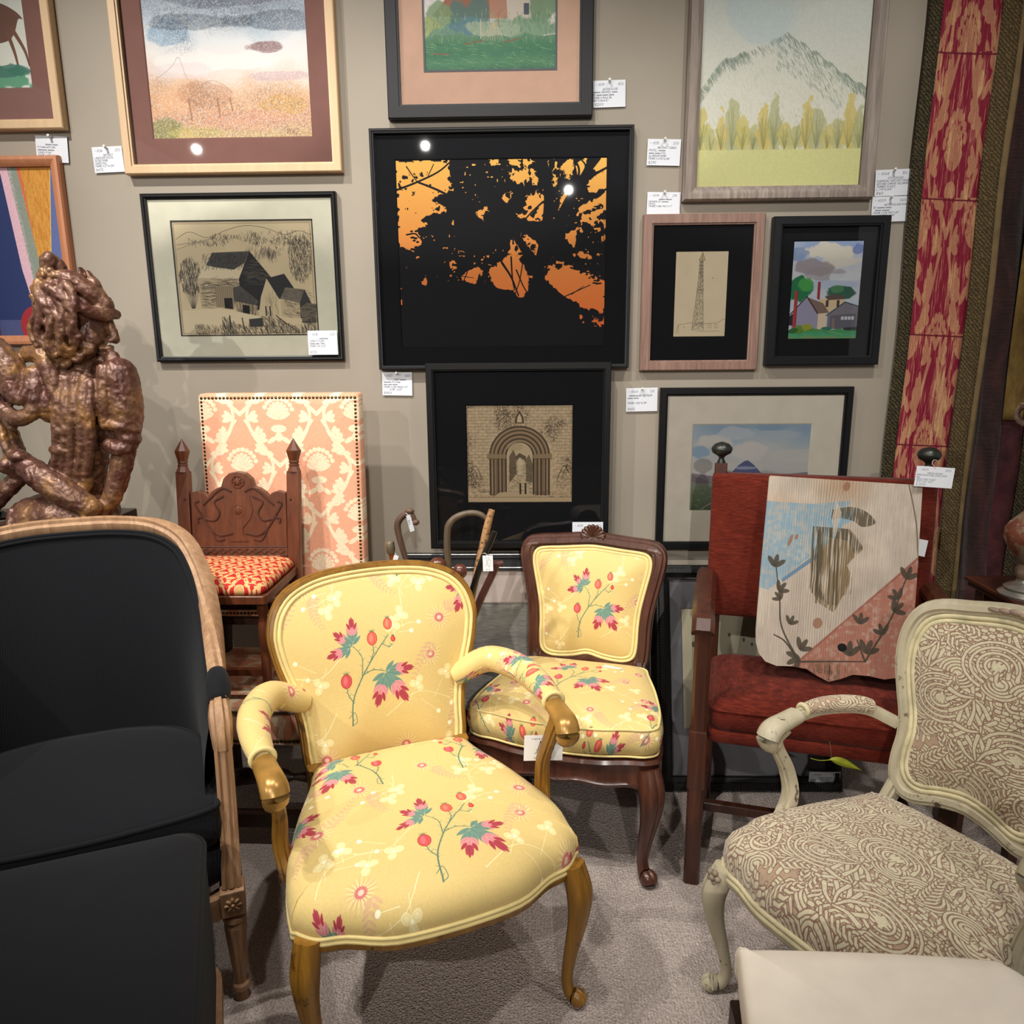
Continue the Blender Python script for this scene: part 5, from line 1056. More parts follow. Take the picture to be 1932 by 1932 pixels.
# ------------------------------------------------------------------ rust red armchair with chamfered posts
def oct_sec(a,c=.35): b=a*(1-c*1.0);return [(a,-b),(a,b),(b,a),(-b,a),(-a,b),(-a,-b),(-b,-a),(b,-a)]
rch=thing("red_armchair","rust red upholstered armchair with octagonal oak posts and round pewter finials","armchair",(.760,-.618,0),-.255)
def red_chair(t):
    W=.311;dep=.38;rk=.10
    for s in (-1,1):
        # front post, octagonal with square blocks
        MB().sweep([(s*W,0,0),(s*W,0,.30)],oct_sec(.022,.3),(0,1,0)).build("front_leg",REDWOOD,t,True,30)
        MB().sweep([(s*W,0,.30),(s*W,0,.305),(s*W,0,.47),(s*W,0,.475)],oct_sec(.024,.06),(0,1,0),False,[.92,1,1,.92]).build("seat_block",REDWOOD,t,True,30)
        MB().sweep([(s*W,0,.475),(s*W,0,.760)],oct_sec(.021,.35),(0,1,0)).build("arm_post",REDWOOD,t,True,30)
        # arm
        MB().sweep([(s*W,-.022,.757),(s*W,0,.777),(s*(W+.003),.06,.787),(s*(W+.004),dep*.55,.795),(s*(W+.004),dep+.02,.80)],[(.03,-.010),(.03,.006),(.018,.020),(-.018,.020),(-.03,.006),(-.03,-.010)],(0,0,1)).build("arm",REDWOOD,t,True,30)
        # rear post
        MB().sweep([(s*.290,dep+.03,0),(s*.290,dep+.012,.40),(s*.290,dep+rk*.68+.012,1.142)],oct_sec(.019,.15),(0,1,0)).build("rear_post",REDWOOD,t,True,30)
        f=V(s*.290,dep+rk*.68+.012,1.142)
        MB().lathe([(.012,-.01),(.013,.004),(.009,.012),(.008,.018),(.014,.024),(.028,.032),(.032,.042),(.031,.050),(.022,.060),(.012,.064),(.006,.066),(.001,.067)],20,f).build("finial",PEWTER,t,True,60)
        MB().sweep([(s*W,.01,.125),(s*.29,dep+.02,.125)],oct_sec(.015,.2),(0,0,1)).build("stretcher",REDWOOD,t,True,30)
    MB().sweep([(-W,dep*.5,.125),(W,dep*.5,.125)],oct_sec(.014,.2),(0,0,1)).build("stretcher",REDWOOD,t,True,30)
    # upholstered seat box, loose cushion, back panel
    o=rrect(-W+.024,.002,W-.024,dep+.01,.02)
    MB().pad(o,[(.985,.0,1),(1,.006,1),(1,.03,1),(.985,.036,1),(.5,.038,.5)],lambda u,v,h:(u,v,.437+h),cen=(0,.19)).build("seat_base",REDCLOTH,t,True,60)
    o=rrect(-W+.026,.0,W-.026,dep-.0,.035,6)
    MB().pad(o,[(.97,0,1),(1.0,.012,1),(1.008,.035,1),(1.0,.058,1),(.975,.07,1),(.9,.082,.9),(.7,.092,.7),(.3,.098,.3)],lambda u,v,h:(u,v,.474+h),cen=(0,.19)).build("seat_cushion",REDCLOTH,t,True,80)
    MB().tube([(u,v,.474+.06) for u,v in o],.004,8,closed=True).build("cushion_welt",REDCLOTH,t)
    o=rrect(-.314,.672,.314,1.114,.014,4)
    BB=lambda u,v,h:(u,dep+rk*(v-.425)-h,v)
    MB().pad(o,[(.99,-.022,1),(1,-.018,1),(1,.022,1),(.985,.032,1),(.93,.038,.93),(.6,.046,.6),(.2,.05,.2)],BB,cen=(0,.89)).build("back_panel",REDCLOTH,t,True,70)
red_chair(rch)
def loc2world(t,l):
    a=t.rotation_euler[2];c,s=math.cos(a),math.sin(a);return V(t.location[0]+c*l[0]-s*l[1],t.location[1]+s*l[0]+c*l[1],t.location[2]+l[2])
# ---- painted wooden shield leaning on the seat
SH=printed("shield_paint",art_shield(),.7,'EXTEND',.2,.6)
SHW=wood("bare_pine_edge",(126,92,62),(176,138,98),'z',1,.7,40,.3)
TL,TR,BL,BR,BT=[(1462,911),(1735,908),(1437,1215),(1708,1240),(1565,1272)][:5]
def shield():
    a=-.255;base=loc2world(rch,(.030,.165,.580))
    t=thing("wooden_shield","weathered pine shield painted pale blue, white and red, propped on red chair seat","shield",tuple(base),a)
    t.rotation_euler=(-.27,.03,a)
    W,H=.202,.565
    half=[(0,0),(.03,.012),(.06,.028),(.10,.030),(.14,.026),(.17,.034),(.190,.055),(.200,.085),(.203,.12),(.203,.3),(.200,H-.004),(.197,H),(.1,H),(0,H)]
    out=mirror_outline(half)
    out=[p for i,p in enumerate(out) if i==0 or p!=out[i-1]]
    uvf=lambda u,v:(.5+u/(2*W),v/H)
    MB().prism(out,-.010,.010,lambda u,v,d:(u,d,v),uvf).build("board",SH,t,False)
    MB().tube(spl([(.165,-.012,H+.002),(.18,-.013,H*.9),(.192,-.013,H*.8),(.198,-.013,H*.7),(.206,-.004,H*.6)],5),.0009,6).build("hanging_cord",plain("twine",(92,78,60),.9),t)
    return t
shd=shield()
# tag hanging beside the shield and the card on the finial
def hang_card(label,p,w,h,cv,rz,rot=0,name="hang_tag",cord=None,group=None,ang=None):
    t=thing(name,label,"tag",tuple(p),rz,group);t.rotation_euler=(0 if ang is None else ang,rot,rz)
    board(MB(),-w/2,-h,w/2,0,0,-.0008).build("card_sheet",printed("tag_print",cv,.7) if cv is not None else plain("white_card",(232,234,238),.7),t,False)
    if cord: MB().tube(spl(cord,5),.0008,6).build("string",plain("white_string",(220,216,206),.8),t)
    return t
pf=at(1766,881,-.40)
hang_card("white price card hanging from the red armchair finial",pf,.098,.056,card([(.3,"FRENCH ANTIQUE"),(.03,"ARMCHAIR WITH RED UPHOLSTERY"),(.03,"~~~"),(.05,"BACK H 45½\"  W 26½\""),(.05,"SEAT H 22\"  W 23\"")],20,320,190,False,top=("A520","1350"),foot="$ 2250"),-.1,.06,cord=[(0,-.001,-.004),(-.012,-.002,.01),(-.006,.004,.018),(.004,.01,.016)])
hang_card("blank white tag edge-on beside the wooden shield",at(1741,1018,-.36),.028,.048,None,-.5,.1)
# ------------------------------------------------------------------ charcoal bergere and its ottoman
bch=thing("bergere_armchair","deep charcoal upholstered bergere armchair with limed oak frame at left","armchair",(-.997,-1.08,0),.38)
def bergere(t):
    W=.335
    # line of the show-wood frame: back centre -> corner -> down the side -> front post
    R=[(0,.60,1.045),(.10,.597,1.043),(.20,.578,1.03),(.265,.54,.995),(.300,.485,.935),(.318,.42,.872),(.328,.34,.815),(.334,.25,.762),(.338,.17,.725),(.340,.10,.705)]
    R=[V(*p) for p in R];Rs=spl(R,5);path=[V(-p[0],p[1],p[2]) for p in Rs[::-1]]+Rs[1:]
    ups=[]
    for p in path:
        k=min(1,max(0,(p[1]-.2)/.37));o=_n(V(p[0]*2.2,max(.0,p[1]-.35)*1.6+.05,0));ups.append(tuple(_n(V(-o[0]*k*.9,-o[1]*k*.9,1-.75*k))))
    sec=[(-.022,-.020),(.020,-.020),(.022,-.006),(.016,.002),(.020,.010),(.012,.018),(.0,.022),(-.008,.016),(-.016,.018),(-.022,.008)]
    MB().sweep(path,sec,ups,False).build("back_frame",OAKL,t,True,50)
    # upholstered inner shell
    zs=lambda p:p[2]-.018
    def inner(u,v):
        i=u*(len(path)-1);k=min(int(i),len(path)-2);f=i-k;p=path[k]*(1-f)+path[k+1]*f
        # foot of the shell follows the seat
        s=p[0];q=V(p[0]*.90,p[1]-.10-.02*(1-abs(s)/.34),.36);top=V(p[0]*.955,p[1]-.022,p[2]-.012)
        m=top*(1-v)+q*v;bul=math.sin(math.pi*min(1,v*1.1+.02))*.022;d=_n(V(-p[0],-(p[1]-.25),0)+V(0,-.001,0))
        return m+d*bul
    MB().grid(60,14,inner).build("inside_back",BLACKCLOTH,t,True,80)
    def outer(u,v):
        i=u*(len(path)-1);k=min(int(i),len(path)-2);f=i-k;p=path[k]*(1-f)+path[k+1]*f
        top=V(p[0]*.99,p[1]+.004,p[2]-.018);q=V(p[0]*.985,p[1]-.01-.06*max(0,(p[1]-.4)),.34);return top*(1-v)+q*v
    MB().grid(60,8,outer).build("outside_back",BLACKCLOTH,t,True,80)
    pin_=[inner(i/60,.012)+V(0,0,.002) for i in range(61)]
    MB().sweep(pin_,doubled(.0045),[tuple(_n(V(-p[0],-(p[1]-.2),.35))) for p in pin_]).build("back_welt",BLACKCLOTH,t,True,80)
    # seat rail, deck, cushion
    so=[(-W,.0),(-W*.5,-.035),(0,-.045),(W*.5,-.035),(W,0),(W+.002,.2),(W*.97,.36),(W*.82,.48),(W*.45,.545),(0,.55),(-W*.45,.545),(-W*.82,.48),(-W*.97,.36),(-W-.002,.2)]
    so=smooth_closed(so,4)
    MB().sweep([(u*.97,v+.01,.262) for u,v in so],[(-.03,-.016),(.03,-.016),(.03,.010),(.022,.018),(-.03,.018)],[_n((u,v-.3,0)) for u,v in so],True).build("seat_rail",OAKL,t,True,50)
    MB().pad([(u*.96,v*.97+.01) for u,v in so],[(1,0,1),(1.01,.02,1),(1.0,.07,1),(.95,.085,1),(.5,.09,.5)],lambda u,v,h:(u,v,.318+h),cen=(0,.27)).build("seat_deck",BLACKCLOTH,t,True,80)
    cu=[(-W*.92,.02),(-W*.45,-.028),(0,-.038),(W*.45,-.028),(W*.90,.0),(W*.95,.05),(W*.90,.24),(W*.82,.35),(W*.64,.43),(W*.3,.47),(0,.475),(-W*.3,.47),(-W*.64,.43),(-W*.82,.35),(-W*.9,.24),(-W*.95,.05)]
    cu=smooth_closed(cu,4)
    MB().pad(cu,[(.97,0,1),(1.0,.02,1),(1.012,.05,1),(1.0,.085,1),(.99,.098,1),(.95,.106,.95),(.8,.118,.8),(.5,.130,.5),(.2,.135,.2)],lambda u,v,h:(u,v,.405+h),cen=(0,.22)).build("seat_cushion",BLACKCLOTH,t,True,80)
    MB().tube([(u*1.0,v,.405+.097) for u,v in cu],.0055,8,closed=True).build("cushion_welt",BLACKCLOTH,t,True,80)
    for s in (-1,1):
        # padded elbow and front post
        e=[V(s*.338,.20,.738),V(s*.339,.15,.723),V(s*.340,.10,.707)]
        e=spl(e,5);MB().sweep(e,ROUND(.026,.026,14),(0,0,1),False,[.85+.3*math.sin(math.pi*k/10) for k in range(11)]).build("elbow_pad",BLACKCLOTH,t,True,80)
        A=spl([(s*.340,.105,.705),(s*.341,.072,.690),(s*.342,.052,.655),(s*.342,.048,.62)],4)
        MB().sweep(A,MOULD(.021,.021),(0,-1,.3),False,[1.0,1.05,1.1,1.15,1.2,1.2,1.2,1.18,1.15,1.12,1.08,1.05,1.0]).build("arm_volute",OAKL,t,True,50)
        Pp=spl([(s*.342,.05,.635),(s*.340,.045,.50),(s*.337,.022,.38),(s*.334,.0,.300)],6)
        MB().sweep(Pp,[(-.019,-.018),(.019,-.018),(.019,.012),(.012,.016),(.008,.011),(.003,.017),(-.003,.017),(-.008,.011),(-.012,.016),(-.019,.012)],(0,-1,.05),False,[1+.12*k/18 for k in range(19)]).build("arm_support",OAKL,t,True,40)
        b=MB();b.box(s*.334-.027,-.027,.238,s*.334+.027,.027,.302);bo=b.build("rosette_block",OAKL,t,False,bevel=.003)
        mb=MB()
        for k in range(8):
            a=k*.785;mb.ball((s*.334+math.cos(a)*.012,-.029,.270+math.sin(a)*.012),(.008,.0035,.0042),8,6,np.array([[math.cos(a),0,-math.sin(a)],[0,1,0],[math.sin(a),0,math.cos(a)]]))
        mb.ball((s*.334,-.030,.270),.005,8,6);mb.build("rosette",OAKL,bo)
        # fluted tapering leg
        n=24;rows=[(.019,.238),(.018,.232),(.026,.226),(.027,.218),(.022,.212),(.025,.205),(.0255,.195),(.014,.045),(.019,.040),(.020,.030),(.013,.022),(.015,.0)]
        vs=[]
        for i,(r,z) in enumerate(rows):
            for k in range(n):
                q=r*(1-(.13 if (k%3==0 and 6<=i<=7) else 0));a=2*math.pi*k/n;vs.append((s*.334+q*math.cos(a),q*math.sin(a),z))
        MB().add(vs,[(i*n+k,i*n+(k+1)%n,(i+1)*n+(k+1)%n,(i+1)*n+k) for i in range(len(rows)-1) for k in range(n)]+[tuple(range(n)),tuple((len(rows)-1)*n+k for k in range(n))[::-1]]).build("front_leg",OAKL,t,True,35)
        MB().sweep([(s*.26,.48,.30),(s*.265,.50,.15),(s*.27,.54,0)],oct_sec(.022,.2),(0,1,0),False,[1.1,.9,.7]).build("rear_leg",OAKL,t,True,30)
bergere(bch)
ott=thing("ottoman","charcoal upholstered ottoman pushed against the front of the bergere","ottoman",(0,0,0),.38)
def ottoman(t):
    p=loc2world(bch,(.0,-.40,0));t.location=(p[0],p[1],0)
    o=rrect(-.33,-.34,.295,.345,.05,6)
    o=[(u,v-.02*(u/.3)**2 if v>0 else v) for u,v in o]
    MB().pad(o,[(.985,-.20,1),(.99,-.19,1),(1.003,.06,1),(1.004,.11,1),(1.0,.125,1),(.985,.136,.985),(.93,.146,.93),(.7,.158,.7),(.35,.165,.35)],lambda u,v,h:(u,v,.370+h),cen=(-.02,0)).build("upholstered_top",BLACKCLOTH,t,True,80)
    MB().tube([(u*1.002,v*1.002,.370+.126) for u,v in o],.005,8,closed=True).build("top_welt",BLACKCLOTH,t,True,80)
    MB().sweep([(u*.96,v*.96,.16) for u,v in o],[(-.02,-.022),(.02,-.022),(.02,.02),(-.02,.02)],(0,0,1),True).build("rail",OAKL,t,True,40)
    for x in (-.28,.245):
        for y in (-.29,.285): MB().lathe([(.024,.17),(.026,.15),(.020,.145),(.024,.14),(.012,.03),(.017,.024),(.012,0)],16,(x,y,0)).build("leg",OAKL,t,True,40)
ottoman(ott)
# ------------------------------------------------------------------ tall nail-studded damask chair
nch=thing("damask_chair","tall peach damask chair with brass nailhead border against the wall","chair",(-.817,-.46,0),-.02)
def nail_chair(t):
    w=.262;z0=.62;z1=1.362;y0=.43
    BB=lambda u,v,h:(u,y0-.02+.055*(v-.5)-h,v)
    o=rrect(-w,z0,w,z1,.012,3);uvf=lambda u,v:(.5+u/.50,(v-.30)/.66)
    MB().pad(o,[(1,-.03,1),(1,.015,1),(.985,.022,1),(.9,.026,.9),(.5,.032,.5),(.2,.034,.2)],BB,uvf,cen=(0,1.0)).build("back_panel",PEACH,t,True,60)
    # brass nails, one by one
    nm=MB().ball((0,0,0),(.0062,.004,.0062),10,6).mesh("nail",BRASSN)
    L=[];n=42
    for i in range(n): L.append((-w+.013+(2*w-.026)*i/(n-1),z1-.015))
    for s in (-1,1):
        for i in range(1,56): L.append((s*(w-.013),z1-.015-.0122*i))
    for i in range(1,n-1): L.append((-w+.013+(2*w-.026)*i/(n-1),z0+.014))
    for u,v in L:
        k=child("nail",nm,t);k.location=BB(u,v,.021)
    # seat
    o=rrect(-.275,-.0,.275,.45,.02,4);uvf=lambda u,v:(.5+u/.5,.1+v/.6)
    MB().pad(o,[(.985,0,1.25),(1.0,.006,1.2),(1.0,.105,1.05),(.985,.118,1),(.93,.124,.93),(.6,.13,.6),(.2,.132,.2)],lambda u,v,h:(u,v,.372+h),uvf,cen=(0,.2)).build("seat_upholstery",PEACH,t,True,60)
    for i in range(44):
        k=child("nail",nm,t);k.location=(-.262+.0122*i,-.001,.386)
    MB().tube([(u*1.002,v,.476) for u,v in o],.004,8,closed=True).build("seat_welt",plain("dark_brown_piping",(70,50,38),.7),t)
    for s in (-1,1):
        MB().sweep([(s*.235,.395,0),(s*.235,.385,.40),(s*.235,y0+.0,.7)],oct_sec(.02,.1),(0,1,0)).build("rear_leg",DKWOOD,t,True,30)
        MB().lathe([(.022,.372),(.022,.30),(.014,.29),(.024,.27),(.026,.24),(.014,.21),(.012,.19),(.022,.175),(.022,.10),(.012,.09),(.02,.06),(.018,0)],18,(s*.235,.035,0)).build("front_leg",DKWOOD,t,True,50)
        MB().box(s*.235-.014,.035,.075,s*.235+.014,.39,.10).build("side_stretcher",DKWOOD,t,False)
    pr=[(.008,-.23),(.012,-.21),(.012,-.17),(.020,-.165),(.012,-.155),(.016,-.14),(.010,-.10),(.012,-.09),(.022,-.075),(.026,-.05),(.022,-.02),(.014,-.01),(.018,0)]
    pr=pr+[(r,-z) for r,z in pr[::-1][1:]]
    MB().lathe(pr,16,(0,.06,.235),(1,0,0)).build("turned_stretcher",DKWOOD,t,True,50)
    MB().box(-.235,.045,.07,.235,.075,.115).build("low_stretcher",DKWOOD,t,False)
nail_chair(nch)
# ------------------------------------------------------------------ small carved chair standing on its seat
cch=thing("carved_chair","small carved wooden chair with faceted finials and red damask seat, on peach chair","chair",(-.9185,-.36,.507),.0);cch.scale=(1.02,1.02,.945)
def carved_chair(t):
    W=.176;zb=.36                              # seat height above the damask cushion
    yb=.20;rk=.12
    Bk=lambda u,v,h:(u,yb+rk*(v-zb)-h,v)
    for s in (-1,1):
        MB().sweep([(s*(W-.010),yb-.02,0),(s*(W-.008),yb,zb),Bk(s*(W-.004),.655,0)],[(-.019,-.015),(.019,-.015),(.019,.015),(-.019,.015)],(0,-1,0)).build("back_post",CARVED,t,True,30,bevel=.002)
        c=Bk(s*(W-.003),.655,0);sq=lambda r,z:(r,z)
        MB().lathe([(.018*1.2,-.002),(.015,.016),(.0165,.018),(.0165,.022),(.014,.024),(.014,.027),(.0165,.029),(.0165,.032),(.015,.034),(.0225,.062),(.0235,.068),(.001,.108)],8,c,_n((0,.12,1))).build("faceted_finial",CARVED,t,False)
        MB().lathe([(.015,.34),(.015,.28),(.011,.27),(.016,.25),(.016,.17),(.011,.16),(.015,.14),(.015,0)],12,(s*(W-.02),-.075,0)).build("front_leg",CARVED,t,True,50)
        for z in (.085,.165): MB().box(s*(W-.02)-.008,-.07,z-.008,s*(W-.02)+.008,yb-.01,z+.008).build("side_stretcher",CARVED,t,False)
    # crested back panel
    half=[(0,.375),(W-.028,.375),(W-.028,.585),(.125,.592),(.105,.585),(.095,.575),(.085,.588),(.068,.600),(.056,.604),(.052,.607),(.045,.632),(.026,.650),(0,.655)]
    out=mirror_outline(half);out=[p for i,p in enumerate(out) if i==0 or p!=out[i-1]]
    pn=MB().prism(out,-.008,.010,lambda u,v,d:Bk(u,v,d)).build("carved_back",CARVED,t,False,bevel=.002)
    DK=plain("carving_shade",(70,34,18),.5,var=.15)  # darker wood tone, paints the shade of the incised lines into the colour
    def rose(u,v,r):
        mb=MB();mb.tube([Bk(u+math.cos(a)*r,v+math.sin(a)*r,.011) for a in np.linspace(0,6.283,24,endpoint=False)],.0025,6,(0,-1,0),True)
        for k in range(4):
            a=k*.785;mb.tube([Bk(u-math.cos(a)*r*.85,v-math.sin(a)*r*.85,.011),Bk(u,v,.014),Bk(u+math.cos(a)*r*.85,v+math.sin(a)*r*.85,.011)],[.0012,.0038,.0012],6,(0,-1,0))
        mb.build("rosette",CARVED,pn)
    rose(0,.622,.019);rose(0,.525,.021)
    # urn and scrolling vines in relief
    mb=MB();mb.prism([(-.03,.425),(.03,.425),(.012,.445),(.012,.47),(.036,.50),(.045,.53),(.036,.575),(-.036,.575),(-.045,.53),(-.036,.50),(-.012,.47),(-.012,.445)],.0095,.0125,lambda u,v,d:Bk(u,v,d));mb.build("urn_relief",CARVED,pn,False)
    for s in (-1,1):
        mb=MB()
        for ctrl in ([(.045,.575),(.075,.555),(.06,.52),(.075,.495),(.11,.50)],[(.02,.452),(.06,.445),(.09,.47),(.12,.52),(.135,.55),(.122,.558)],[(.09,.47),(.07,.43),(.045,.432)],[(.02,.59),(.05,.60),(.09,.565),(.11,.545)],[(.112,.505),(.128,.5),(.126,.485)]):
            mb.tube([Bk(s*u,v,0.0105) for u,v in spl(ctrl,6)],.0034,6,(0,-1,0))
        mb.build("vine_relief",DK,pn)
    mb=MB()
    for k in range(11):
        u=-.128+k*.0256
        for a,b in (((-.0128,0),(0,.009)),((0,.009),(.0128,0)),((.0128,0),(0,-.009)),((0,-.009),(-.0128,0))): mb.tube([Bk(u+a[0],.392+a[1],.0105),Bk(u+b[0],.392+b[1],.0105)],.0016,5,(0,-1,0))
    for v in (.378,.407): mb.tube([Bk(-.146,v,.0105),Bk(.146,v,.0105)],.002,5,(0,-1,0))
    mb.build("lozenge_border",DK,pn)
    for s in (-1,1): MB().ball(Bk(s*(W-.012),.565,.016),.0035,8,6).build("peg",DKWOOD,t)
    # seat
    o=rrect(-W+.004,-.10,W-.004,yb-.005,.03,5);uvf=lambda u,v:(.5+u/.21,.5+v/.21)
    MB().pad(o,[(.96,0,1),(1.0,.008,1),(1.0,.018,1),(.97,.030,.97),(.85,.042,.85),(.5,.05,.5),(.2,.052,.2)],lambda u,v,h:(u,v,zb-.02+h),uvf,cen=(0,.05)).build("seat_upholstery",REDGOLD,t,True,80)
    MB().prism(rrect(-W-.002,-.107,W+.002,yb+.0,.012),zb-.045,zb-.018,lambda u,v,d:(u,v,d)).build("seat_rail",CARVED,t,True,40,bevel=.003)
    for z,y,m in ((.255,-.075,DKWOOD),(.09,-.075,CARVED),(.2,yb-.012,DKWOOD)): MB().box(-W+.02,y-.009,z-.010,W-.02,y+.009,z+.010).build("stretcher",m,t,False)
carved_chair(cch)
# ------------------------------------------------------------------ white muslin stool in front
stl=thing("upholstered_stool","white muslin covered stool with dark wood legs, nearest the camera","stool",(.559,-1.618,0),-.04)
def stool(t):
    k=.895
    o=[(-.262,.225),(-.25,.238),(-.1,.243),(.05,.243),(.17,.238),(.20,.228),(.24,.16),(.275,.0),(.30,-.25),(-.30,-.25),(-.29,0)]
    o=smooth_closed([(u*k,v*k) for u,v in o],3)
    MB().pad(o,[(.985,0,1),(1,.008,1),(1.002,.03,1),(1.0,.048,1),(.993,.057,1),(.98,.063,1),(.95,.068,.95),(.85,.0735,.85),(.7,.077,.7),(.5,.079,.5),(.3,.08,.3)],lambda u,v,h:(u,v,.490+h*.9),cen=(0,-.02)).build("seat_pad",MUSLIN,t,True,80)
    MB().prism([(u*.965,v*.965) for u,v in o],.425,.492,lambda u,v,d:(u,v,d)).build("rail",REDWOOD,t,True,40,bevel=.003)
    for x,y in ((-.245,.205),(.19,.2),(-.26,-.21),(.26,-.21)): MB().sweep([(x*k,y*k,.45),(x*k*1.02,y*k*1.02,.25),(x*k*1.05,y*k*1.05,0)],oct_sec(.022,.15),(0,1,0),False,[1.1,.9,.65]).build("leg",DKWOOD,t,True,30)
stool(stl)
# ------------------------------------------------------------------ the hanging tapestry strips
def strip(name,mat,x0,x1,z0,z1,y,par,amp=.004,fq=30,th=.003,nu=16,nv=60,uvx=1,uvz=1,sag=0.0,ph=0):
    def f(u,v):
        x=x0+(x1-x0)*u;z=z0+(z1-z0)*v
        return (x+.004*math.sin(z*7+ph),y+amp*math.sin(x*fq+z*2.2+ph)+amp*.5*math.sin(z*11+x*9)-sag*math.sin(math.pi*u),z)
    o=MB().grid(nu,nv,f,lambda u,v:(u*uvx,v*uvz)).build(name,mat,par,True,80)
    m=o.modifiers.new("thickness","SOLIDIFY");m.thickness=th;return o
def m_galloon(name,d,l):
    t=Nt(name);v=t.co(scale=(1,1,1));w=t.n("ShaderNodeTexWave");w.bands_direction='DIAGONAL';w.inputs["Scale"].default_value=46;w.inputs["Distortion"].default_value=6;w.inputs["Detail"].default_value=3;w.inputs["Detail Scale"].default_value=2.5;t.l(v,w.inputs[0])
    n=t.noise(v,70,4);c=t.ramp(w.outputs["Fac"],[(.25,d),(.7,l)]);c=t.mixc(n,c,t.mixc(.5,c,d));t.bump(w.outputs["Fac"],.7,.004);return t.fin(c,.75,.3)
GAL1=m_galloon("green_gold_braid",(34,30,18),(92,80,50));GAL2=m_galloon("gold_braid",(70,56,34),(120,100,64))
def m_velvet():
    t=Nt("aged_brown_velvet");v=t.co(scale=(1,1,.35));n=t.noise(v,9,5,.65,.8);c=t.ramp(n,[(.3,(26,18,18)),(.5,(52,34,32)),(.72,(84,48,44))]);n2=t.noise(t.co(scale=(.3,1,3)),40,4,.7);t.bump(n2,.8,.008);return t.fin(c,.8,.2,sheen=.2)
def m_goldfur():
    t=Nt("faded_gold_velvet");n=t.noise(t.co(scale=(1,1,.3)),14,5,.7,.5);c=t.ramp(n,[(.3,(58,42,22)),(.55,(112,88,46)),(.8,(150,124,70))]);t.bump(n,.6,.006);return t.fin(c,.85,.2)
tp=thing("tapestry","hanging red and gold damask tapestry with braided borders and brown velvet","tapestry",(1.2,WY,.45))
TY=-.02;zb,zt=.0,2.3
ax=[at(px,400,WY-.02)[0]-1.2 for px in (1713,1737,1843,1878,1893)]
strip("braid_border",GAL1,ax[0],ax[1],zb,zt,TY-.002,tp,.002,20,nu=4)
strip("damask_panel",printed("tapestry_damask",tex_tapestry(),.7,'EXTEND',.25,.4),ax[1],ax[2],zb,zt,TY,tp,.003,26,nu=14)
strip("braid_border",GAL2,ax[2],ax[3],zb,zt,TY-.003,tp,.002,20,nu=5)
strip("lining_edge",plain("ochre_lining",(122,100,66),.8,var=.1),ax[3]-.002,ax[4],zb,zt,TY+.004,tp,.003,40,nu=3)
VEL=m_velvet()
strip("velvet_fold",VEL,ax[4]-.004,ax[4]+.09,zb,zt,TY+.002,tp,.010,70,nu=20,ph=1)
GF=m_goldfur()
zg=at(1905,792,WY-.03)[2]-.45
strip("gold_velvet_fold",GF,ax[4]+.066,ax[4]+.13,zg,zt,TY-.022,tp,.006,60,nu=14,ph=2)
strip("velvet_fold",plain("maroon_velvet",(66,34,36),.85,.2,var=.3),ax[4]+.075,ax[4]+.16,zb,zt,TY-.008,tp,.008,60,nu=14,ph=2.5)
strip("braid_border",GAL1,ax[4]+.15,ax[4]+.19,zb,zt,TY-.012,tp,.003,30,nu=5,ph=3)
strip("velvet_fold",VEL,ax[4]+.185,ax[4]+.5,zb,zt,TY+.0,tp,.010,50,nu=30,ph=4)
# ------------------------------------------------------------------ corner table and altar candlestick
TBL=wood("dark_table_top",(44,20,12),(92,48,30),'x',1,.35,30,.1,.3)
stb=thing("side_table","dark polished wood side table behind the painted armchair","table",(1.478,-.47,0))
def side_table(t):
    o=[(-.235,.13),(-.235,-.20),(.25,-.20),(.25,.13)]
    for k,(a,z0,z1) in enumerate(((1.0,.838,.850),(.96,.822,.838))): MB().prism([(u*a,v*a) for u,v in o],z0,z1,lambda u,v,d:(u,v,d)).build("top" if k==0 else "moulding",TBL,t,False,bevel=.004)
    MB().box(-.20,-.165,.72,.215,.10,.822).build("apron",TBL,t,False,bevel=.002)
    for x in (-.19,.205):
        for y in (-.155,.09): MB().sweep([(x,y,.82),(x,y,.4),(x,y,0)],oct_sec(.018,.1),(0,1,0),False,[1.1,.95,.7]).build("leg",TBL,t,True,30)
side_table(stb)
cs=thing("candlestick","carved altar candlestick with worn silver gilding on the dark side table","candlestick",(1.302,-.52,.85))
SILG=wood("worn_silver_leaf",(96,72,58),(176,160,136),'z',.5,.38,24,.3,0,((110,58,40),.52,12))
MB().lathe([(.062,0),(.064,.006),(.056,.012),(.050,.016),(.052,.022),(.040,.030),(.026,.036),(.022,.045)],28,(0,0,0)).build("base",plain("tarnished_silver",(150,146,136),.32,.5,.7,.1),cs,True,50)
MB().lathe([(.020,.04),(.028,.055),(.030,.07),(.020,.085),(.030,.10),(.052,.125),(.066,.155),(.064,.18),(.046,.205),(.028,.225),(.022,.25),(.024,.29),(.030,.31),(.034,.325),(.028,.335),(.020,.35),(.020,.42),(.028,.44),(.034,.452),(.022,.46)],24,(0,0,0)).build("stem",SILG,cs,True,50)
for k in range(8):
    a=k*.785+.2
    MB().ball((math.cos(a)*.050,math.sin(a)*.050,.165),(.012,.012,.034),10,8).build("lobe",SILG,cs)
for k in range(4):
    a=k*1.571+.6;d=V(math.cos(a),math.sin(a),0);c=V(0,0,.47)
    pts=[c+d*.012+V(0,0,-.02)]+[c+d*.055+d*(.022*math.cos(q)*(1-q/9))+V(0,0,.022*math.sin(q)*(1-q/9)+.004) for q in np.linspace(2.6,-4.2,16)]
    MB().tube(pts,[.006]+[.008]*16,8,tuple(np.cross(d,(0,0,1)))).build("capital_volute",SILG,cs)
